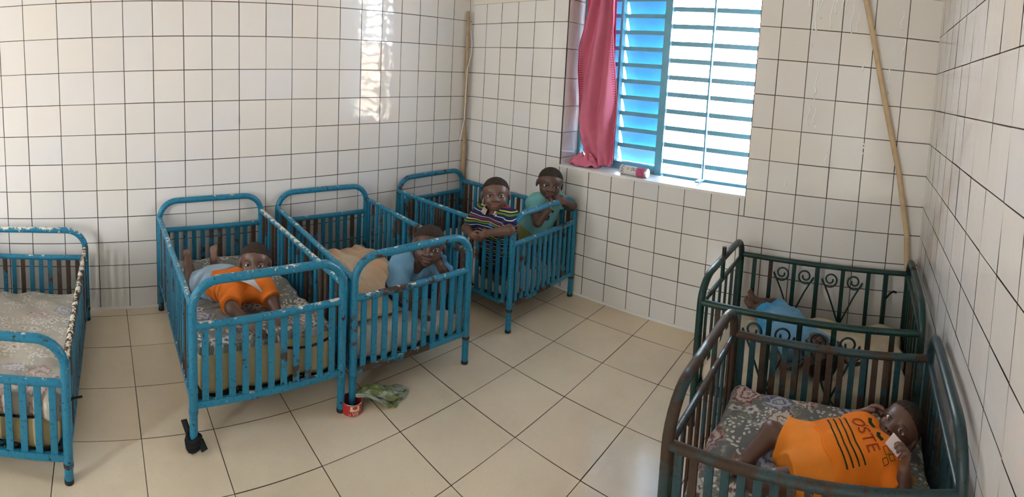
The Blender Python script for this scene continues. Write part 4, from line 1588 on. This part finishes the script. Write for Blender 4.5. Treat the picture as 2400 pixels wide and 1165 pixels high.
# --- the girl in aqua resting on the end hoop (crib D)
k4 = make_person('child in an aqua top leaning on the crib hoop with fists at the mouth', 'skin2', dict(
    base=(0.85, -0.20, 0.19), H=0.170, J=dict(
        head=(0.905, -0.200, 0.685), shL=(0.875, -0.085, 0.570), shR=(0.865, -0.285, 0.575), elL=(0.985, -0.080, 0.548), elR=(0.935, -0.330, 0.495),
        wrL=(1.000, -0.175, 0.592), wrR=(0.985, -0.305, 0.575), hipL=(0.800, -0.125, 0.385), hipR=(0.795, -0.225, 0.385),
        knL=(0.840, -0.115, 0.300), knR=(0.835, -0.235, 0.300), anL=(0.815, -0.115, 0.212), anR=(0.810, -0.235, 0.212)),
    face=(0.68, -0.70, -0.04), up=(0.25, -0.05, 1), front=(0.85, -0.35, -0.25), tr=0.054, ar=0.0275, lr=0.040, hl=0.082, fl=0.085,
    hands=dict(L=dict(d=(-0.25, -0.8, 0.35), n=(-0.8, 0.1, -0.1), t=(0, 0.1, 1), curl=0.85), R=dict(d=(-0.05, 0.7, 0.6), n=(-0.8, 0.1, -0.1), t=(0, -0.4, 1), curl=0.85)),
    feet=dict(L=dict(d=(0.95, -0.2, 0), u=(0, 0, 1)), R=dict(d=(0.95, -0.2, 0), u=(0, 0, 1)))))
s4, f4 = shirt(k4, M['aqua'], sleeve=0.50, hem=-0.08, grow=0.010, sl_grow=0.011, seed=41)
shorts(k4, M['olive'], leg=0.8, waist=0.25, seed=42)
fr4 = unit(V(0.85, -0.35, 0.0))
ex4 = unit(np.cross(V(0, 0, 1), fr4))
rd = random.Random(4)
for k in range(9):
    bm = bmesh.new()
    a, b = rd.uniform(-0.035, 0.035), rd.uniform(-0.030, 0.025)
    w_, h_ = rd.uniform(0.006, 0.015), rd.uniform(0.004, 0.009)
    an = rd.uniform(-0.6, 0.6)
    ring = []
    for t in range(12):
        x, y = w_ * math.cos(t * math.tau / 12), h_ * math.sin(t * math.tau / 12)
        ring.append(bm.verts.new((a + x * math.cos(an) - y * math.sin(an), b + x * math.sin(an) + y * math.cos(an), 0)))
    ce = bm.verts.new((a, b, 0))
    for t in range(12):
        bm.faces.new((ce, ring[t], ring[(t + 1) % 12]))
    ink = [plain('plum_ink', (0.10, 0.03, 0.08), 0.8), plain('ochre_ink', (0.42, 0.20, 0.04), 0.8), plain('navy_ink', (0.03, 0.03, 0.10), 0.8)][k % 3]
    artwork(k4, 'printed_motif', bm, f4, V(0.895, -0.20, 0.505), ex4, V(0, 0, 1), fr4, ink, s4)


# --- the baby asleep in the scrolled green crib
k5 = make_person('baby in pale blue shirt and bright blue shorts asleep behind green scrolled bars', 'skin2', dict(
    base=(2.25, -0.35, 0.245), H=0.150, J=dict(
        head=(2.425, -0.560, 0.320), shL=(2.400, -0.440, 0.300), shR=(2.320, -0.505, 0.305), elL=(2.480, -0.420, 0.285), elR=(2.255, -0.560, 0.290),
        wrL=(2.530, -0.480, 0.275), wrR=(2.300, -0.615, 0.285), hipL=(2.270, -0.290, 0.295), hipR=(2.200, -0.345, 0.295),
        knL=(2.175, -0.190, 0.315), knR=(2.140, -0.260, 0.325), anL=(2.075, -0.110, 0.285), anR=(2.085, -0.195, 0.285)),
    face=(0.10, -0.35, 0.92), up=(0.65, -0.75, 0), front=(0, 0, 1), tr=0.048, ar=0.026, lr=0.037, hl=0.08, fl=0.085,
    hands=dict(L=dict(d=(0.6, -0.7, 0), n=(0, 0, 1), t=(0.7, 0.5, 0), curl=0.6), R=dict(d=(0.9, 0.0, 0.1), n=(0, 0.3, 1), t=(0, -1, 0), curl=0.6)),
    feet=dict(L=dict(d=(-0.55, 0.3, 0.8), u=(0.8, -0.5, 0.4)), R=dict(d=(-0.55, 0.0, 0.85), u=(0.8, -0.4, 0.4)))))
shirt(k5, M['chambray'], sleeve=0.9, hem=-0.05, grow=0.010, sl_grow=0.014, seed=51)
shorts(k5, M['bright_blue'], leg=0.85, waist=0.3, seed=52)


# --- the baby in orange on its back (crib F)
k6 = make_person('baby on its back in an orange shirt and orange shorts, holding up a card', 'skin', dict(
    base=(2.55, -1.12, 0.335), H=0.136, h=0.0020, J=dict(
        head=(2.690, -1.030, 0.398), shL=(2.650, -1.160, 0.380), shR=(2.578, -1.040, 0.382), elL=(2.690, -1.215, 0.358), elR=(2.530, -1.025, 0.370),
        wrL=(2.688, -1.212, 0.418), wrR=(2.578, -1.010, 0.410), hipL=(2.478, -1.215, 0.378), hipR=(2.436, -1.135, 0.378),
        knL=(2.385, -1.262, 0.382), knR=(2.345, -1.120, 0.395), anL=(2.325, -1.242, 0.362), anR=(2.300, -1.195, 0.368)),
    face=(-0.36, -0.68, 0.62), up=(0.68, 0.40, 0.60), gaze=(-0.12, -0.80, 0.58), front=(-0.05, -0.15, 1), tr=0.048, ar=0.0245, lr=0.035, hl=0.078, fl=0.085,
    hands=dict(L=dict(d=(0.05, 0.15, 1), n=(-0.75, -0.35, 0.1), t=(-0.3, 0.9, 0), curl=1.1, ti=0.8), R=dict(d=(0.75, 0.25, 0.35), n=(0.3, -0.75, -0.5), t=(-0.1, -0.3, 0.9), curl=0.75)),
    feet=dict(L=dict(d=(-0.6, 0.2, 0.6), u=(0.5, 0, 0.8)), R=dict(d=(-0.55, -0.75, 0.2), u=(0.1, -0.1, 1)))))
s6, f6 = shirt(k6, M['orange'], sleeve=0.88, hem=0.14, grow=0.013, sl_grow=0.016, h=0.0025, seed=61, wr=0.0012)
collar(k6, M['orange'], s6, rad=0.27, width=0.022, open_front=0.35)
shorts(k6, mat_cloth('lit_orange_jersey', (0.84, 0.255, 0.03), None, 0.3, 16, 0.012), leg=0.70, waist=0.36, grow=0.009, h=0.0025, seed=62, flare=0.030)  # shirt's orange made lighter, standing in for shading at its hem
ey6 = unit(k6['N'] - k6['P'])
n6 = unit(V(-0.10, -0.35, 0.93))
n6 = unit(n6 - ey6 * (n6 @ ey6))
ex6 = unit(np.cross(ey6, n6))
org6 = k6['P'] + (k6['N'] - k6['P']) * 0.80
bm = text_mesh('OSTE', 0.050)
bmesh.ops.triangulate(bm, faces=bm.faces[:])
bmesh.ops.subdivide_edges(bm, edges=[e for e in bm.edges if e.calc_length() > 0.006], cuts=2)
artwork(k6, 'lettering', bm, f6, org6 - ex6 * 0.004, ex6, ey6, n6, M['red_ink'], s6)
for k in range(4):
    y = -0.036 - 0.016 * k
    bm = ribbon_bm([(-0.075, y + 0.010), (-0.03, y + 0.002), (0.02, y), (0.075, y + 0.006)], 0.0042)
    artwork(k6, 'stripe', bm, f6, org6, ex6, ey6, n6, M['dark_green_ink'], s6)
for (bx, by, bw, bh) in ((0.058, 0.034, 0.020, 0.012), (0.078, 0.040, 0.014, 0.012), (0.062, 0.050, 0.018, 0.010), (0.080, 0.022, 0.014, 0.012)):
    bm = ribbon_bm([(bx - bw / 2, by - bh / 2), (bx + bw / 2, by - bh / 2), (bx + bw / 2, by + bh / 2), (bx - bw / 2, by + bh / 2), (bx - bw / 2, by - bh / 2)], 0.0016)
    artwork(k6, 'printed_brick', bm, f6, org6, ex6, ey6, n6, M['dark_green_ink'], s6)
for pts in ([(-0.055, 0.042), (-0.040, 0.036), (-0.022, 0.040)], [(0.000, 0.040), (0.014, 0.032), (0.030, 0.036)]):
    artwork(k6, 'printed_leaf', ribbon_bm(pts, 0.010), f6, org6, ex6, ey6, n6, M['dark_green_ink'], s6)

# the card in the baby's left hand
bm = bmesh.new()
add_box(bm, (-0.021, -0.015, -0.0006), (0.021, 0.015, 0.0006), 0)
card = obj('card', bm, plain('pale_pink_card', (0.60, 0.50, 0.49), 0.4, 0, 0.4, 0.04), None, False)
bm = bmesh.new()
add_box(bm, (0.0211, -0.015, -0.0008), (0.0265, 0.015, 0.0008), 0)
obj('red_edge', bm, plain('dark_red_print', (0.22, 0.02, 0.02), 0.4), card, False)['label'] = 'dark red printed edge'
bm = bmesh.new()
add_box(bm, (0.0266, -0.015, -0.0008), (0.030, 0.015, 0.0008), 0)
obj('orange_edge', bm, plain('orange_print', (0.70, 0.16, 0.03), 0.4), card, False)['label'] = 'orange printed edge'
card.location = (2.662, -1.198, 0.468)
cz = unit(V(-0.20, -0.70, 0.66))
cx_ = unit(V(0.70, -0.45, -0.45) - cz * (V(0.70, -0.45, -0.45) @ cz))
cy_ = np.cross(cz, cx_)
card.rotation_euler = Matrix([[cx_[i], cy_[i], cz[i]] for i in range(3)]).to_euler()
tag(card, 'small pale card with red edge held up by the baby in orange', 'card')
# ------------------------------------------------------------------ curtain
CUR_Y = 0.115
CL = [(2.08, 0.930, 1.09), (1.75, 0.905, 1.070), (1.60, 0.880, 1.080), (1.45, 0.855, 1.085), (1.30, 0.846, 1.095), (1.12, 0.842, 1.108), (1.05, 0.848, 1.112), (0.98, 0.870, 1.118),
      (0.92, 0.895, 1.125), (0.86, 0.925, 1.130), (0.80, 0.965, 1.128), (0.775, 1.000, 1.110)]


def lerp_tab(z):
    for (z0, a0, b0), (z1, a1, b1) in zip(CL[:-1], CL[1:]):
        if z <= z0 and z >= z1:
            t = (z0 - z) / (z0 - z1)
            t2 = t * t * (3 - 2 * t)
            return a0 + (a1 - a0) * t2, b0 + (b1 - b0) * t2
    return CL[-1][1:]


def drape(u, v):
    z = 2.08 - (2.08 - 0.775) * v
    a, b = lerp_tab(z)
    gather = 1.0 - 0.35 * math.sin(min(1, v * 1.1) * math.pi) * 0.4
    skew = u + 0.10 * math.sin(2.6 * v + 0.4) * math.sin(math.pi * u)
    x = a + (b - a) * skew
    amp = 0.022 + 0.010 * math.sin(math.pi * v)
    y = CUR_Y - amp * math.sin(2 * math.pi * (2.1 * u + 1.25 * v * v)) - 0.008 * math.sin(2 * math.pi * (4.6 * u + 1.9 * v) + 1.0) - 0.020 * math.sin(math.pi * u)
    # diagonal swag gathers towards the lower right
    y -= 0.012 * math.sin(math.pi * min(1, max(0, (u + v - 0.6) / 0.6)))
    return (x, min(y, 0.150), z)


cur = heap('curtain', drape, 54, 120, M['pink'], 0.004)
tag(cur, 'rose pink fleece cloth hung over the left louvers as a curtain', 'curtain')


def backfold(u, v):
    z = 2.08 - 1.26 * v
    a, _ = lerp_tab(z)
    x = WIN_X0 + 0.028 + 0.20 * u + 0.05 * v * v
    return (x, 0.150 - 0.005 * math.sin(9 * u + 3 * v), z)


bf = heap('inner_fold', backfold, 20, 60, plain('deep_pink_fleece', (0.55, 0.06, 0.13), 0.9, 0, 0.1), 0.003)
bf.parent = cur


def crumple(u, v):
    a = u * math.tau
    rr = 0.25 + 0.75 * v
    x = 0.945 + 0.105 * rr * math.cos(a)
    y = 0.085 + 0.062 * rr * math.sin(a)
    z = WIN_Z0 + 0.006 + 0.060 * (1 - v) ** 0.6 + 0.014 * math.sin(5 * a + 6 * v) * (1 - v * 0.7) + 0.010 * math.sin(9 * a - 4 * v) * (0.3 + v * 0.4)
    return (x, y, max(z, WIN_Z0 + 0.004))


cr = heap('gathered_hem', crumple, 60, 18, M['pink'], 0.003)
cr.parent = cur
# blanket stitch along both edges
for edge, side in ((0.012, 'l'), (0.985, 'r')):
    bm = bmesh.new()
    for i in range(92):
        v = 0.01 + 0.975 * i / 91
        p = Vector(drape(edge, v))
        q = Vector(drape(edge + (0.05 if side == 'l' else -0.05), v))
        p.y -= 0.0045
        q.y -= 0.0045
        add_tube(bm, [p, q], 0.0016, 5)
    add_tube(bm, [Vector(drape(edge, 0.01 + 0.975 * i / 91)) - Vector((0, 0.004, 0)) for i in range(92)], 0.0020, 5)
    obj('blanket_stitch', bm, M['crimson'], cur, True)

# ------------------------------------------------------------------ spray can on the sill
can = thing('spray_can', 'white and pink spray can lying on the window sill', 'can', (1.300, 0.050, WIN_Z0 + 0.0262), math.radians(-2))
RC = 0.026


def lathe(name, prof, mat, parent, seg=28, axis='x'):
    bm = bmesh.new()
    rings = []
    for (t, r) in prof:
        if r < 1e-6:
            p = (t, 0, 0) if axis == 'x' else (0, 0, t)
            rings.append([bm.verts.new(p)])
        else:
            rings.append([bm.verts.new((t, r * math.cos(k * math.tau / seg), r * math.sin(k * math.tau / seg)) if axis == 'x' else
                                       (r * math.cos(k * math.tau / seg), r * math.sin(k * math.tau / seg), t)) for k in range(seg)])
    for A, B in zip(rings[:-1], rings[1:]):
        for k in range(seg):
            a0, a1 = A[k % len(A)], A[(k + 1) % len(A)]
            b0, b1 = B[k % len(B)], B[(k + 1) % len(B)]
            vs = []
            for x in (a0, a1, b1, b0):
                if x not in vs:
                    vs.append(x)
            if len(vs) > 2:
                bm.faces.new(vs)
    bmesh.ops.recalc_face_normals(bm, faces=bm.faces[:])
    return obj(name, bm, mat, parent, True, 40)


CANW = plain('white_can_lacquer', (0.66, 0.63, 0.62), 0.3, 0, 0.5, 0.05)
CANP = plain('pink_can_lacquer', (0.50, 0.10, 0.20), 0.3, 0, 0.5, 0.1)
METAL = plain('tin_metal', (0.55, 0.55, 0.56), 0.3, 0.9)
lathe('can_body', [(-0.088, 0), (-0.088, RC - .006), (-0.084, RC), (0.02, RC)], CANW, can)
lathe('can_label', [(0.02, RC), (0.072, RC)], CANP, can)['label'] = 'pink printed half'
lathe('can_base', [(0.072, RC), (0.078, RC + 0.0008), (0.083, RC - 0.001), (0.083, RC - .004), (0.078, 0)], METAL, can)


def wrap(name, bm, x0, ang0, mat, parent, rot=0.0, r=RC):
    """wrap flat lettering round the can; text x runs along the can unless rotated"""
    c, s = math.cos(rot), math.sin(rot)
    for v in bm.verts:
        x, y = v.co.x * c - v.co.y * s, v.co.x * s + v.co.y * c
        a = ang0 + y / r
        v.co = (x0 + x, -(r + 0.0005) * math.cos(a), (r + 0.0005) * math.sin(a))
    bmesh.ops.recalc_face_normals(bm, faces=bm.faces[:])
    return obj(name, bm, mat, parent, False)


def fine(bm, m=0.004):
    bmesh.ops.triangulate(bm, faces=bm.faces[:])
    bmesh.ops.subdivide_edges(bm, edges=[e for e in bm.edges if e.calc_length() > m], cuts=2)
    bmesh.ops.triangulate(bm, faces=bm.faces[:])
    return bm


INK = plain('black_ink', (0.015, 0.015, 0.018), 0.5)
wrap('lettering', fine(text_mesh('AMB', 0.026)), -0.066, 0.55, INK, can, math.pi / 2)
star = bmesh.new()
ring = [star.verts.new(((0.011 if k % 2 else 0.005) * math.cos(k * math.pi / 4), (0.011 if k % 2 else 0.005) * math.sin(k * math.pi / 4), 0)) for k in range(8)]
star.faces.new(ring)
wrap('star', fine(star), -0.030, 0.55, plain('gold_ink', (0.70, 0.42, 0.06), 0.4), can)
for k, (x, a) in enumerate(((0.000, 0.75), (0.004, 0.35), (0.045, 0.6), (0.052, 0.2))):
    rb = ribbon_bm([(-0.014, -0.004), (-0.004, 0.005), (0.006, -0.003), (0.014, 0.004)], 0.003)
    wrap('scrawl', rb, x, a, INK if k < 2 else plain('maroon_ink', (0.18, 0.02, 0.05), 0.5), can)

# ------------------------------------------------------------------ red food tin and plastic bag by the foot of crib C
tx, ty, _ = in_crib(CC, CC[3] + 0.004, 0.0)
tin = thing('food_tin', 'small red food tin standing round the foot of a blue crib', 'tin', (1.020, -1.4890, 0.0))
TR, TH = 0.0385, 0.046
lathe('tin_body', [(0.001, 0), (0.001, TR - .003), (0.003, TR), (TH, TR), (TH, TR - 0.0012), (0.003, TR - 0.0014), (0.003, 0)],
      plain('red_tin_lacquer', (0.42, 0.018, 0.022), 0.3, 0, 0.5, 0.1), tin, 32, 'z')
for z in (0.002, TH):
    bm = bmesh.new()
    add_tube(bm, [((TR) * math.cos(a), TR * math.sin(a), z) for a in [k * math.tau / 32 for k in range(32)]], 0.0013, 6, closed=True)
    obj('rim', bm, METAL, tin, True)


def wrap_z(name, bm, ang0, z0, mat, lift=0.0005):
    for v in bm.verts:
        a = ang0 + v.co.x / TR
        v.co = ((TR + lift) * math.cos(a), (TR + lift) * math.sin(a), z0 + v.co.y)
    bmesh.ops.recalc_face_normals(bm, faces=bm.faces[:])
    return obj(name, bm, mat, tin, False)


def rect_bm(w_, h_):
    b = bmesh.new()
    n = 10
    top = [b.verts.new((-w_ / 2 + w_ * i / n, h_ / 2, 0)) for i in range(n + 1)]
    bot = [b.verts.new((-w_ / 2 + w_ * i / n, -h_ / 2, 0)) for i in range(n + 1)]
    for i in range(n):
        b.faces.new((bot[i], bot[i + 1], top[i + 1], top[i]))
    return b


AT = math.atan2(-2.3666 + 1.522, 2.5189 - 1.052)
CREAM = plain('cream_label_print', (0.66, 0.60, 0.48), 0.4)
wrap_z('label_patch', rect_bm(0.036, 0.020), AT + 0.30, 0.032, CREAM)
lf = bmesh.new()
rg = [lf.verts.new((0.010 * math.cos(k * math.tau / 16), 0.006 * math.sin(k * math.tau / 16), 0)) for k in range(16)]
lf.faces.new(rg)
wrap_z('tomato_print', fine(lf), AT + 0.30, 0.036, plain('tomato_red_print', (0.45, 0.03, 0.02), 0.4), 0.0009)
wrap_z('yellow_band', rect_bm(0.044, 0.003), AT + 0.30, 0.026, plain('yellow_print', (0.62, 0.38, 0.03), 0.4), 0.0009)
wrap_z('lettering', fine(text_mesh('VIE', 0.019)), AT + 0.36, 0.012, CREAM, 0.0009)
wrap_z('small_lettering', fine(text_mesh('LA', 0.009)), AT - 0.22, 0.010, CREAM, 0.0009)


def bag_pts(u, v):
    a = u * math.tau
    s = max(0.0, math.sin(math.pi * v)) ** 0.5
    cr = 0.22 * math.sin(3 * a + 7 * v) + 0.16 * math.sin(7 * a - 13 * v) + 0.11 * math.sin(13 * a + 23 * v)
    rad = (0.018 + 0.036 * min(1.0, v * 2.2)) * s * (1 + cr)
    # from the mouth of the tin, over its rim and out along the floor
    px = 1.016 + 0.030 * v
    py = -1.472 + 0.215 * v
    top = 0.052 if v < 0.18 else 0.052 - 0.040 * min(1.0, (v - 0.18) / 0.5)
    x = px + rad * math.cos(a) * 0.95
    y = py + 0.014 * math.sin(3 * a + 5 * v) * v
    z = top + 0.5 * rad * math.sin(a) * (1.0 - 0.45 * v) + 0.006 * math.sin(9 * v + 2 * a)
    return (x, y, max(z, 0.0025))


t = NT('green_and_clear_plastic')
pp = t.obj()
colr = t.ramp(t.noise(pp, 13.0, 3.0), [(0.0, (0.09, 0.12, 0.035)), (0.46, (0.15, 0.18, 0.06)), (0.50, (0.28, 0.30, 0.22)), (0.62, (0.36, 0.37, 0.32)), (0.68, (0.14, 0.18, 0.05))])
t.bump(t.noise(pp, 45.0, 4.0), 0.8, 0.012)
BAGM = t.base(colr, 0.22, 0, 0.6)
bag = heap('plastic_bag', bag_pts, 64, 40, BAGM, 0.0012)
tag(bag, 'crumpled green and clear plastic bag beside the red tin', 'bag')
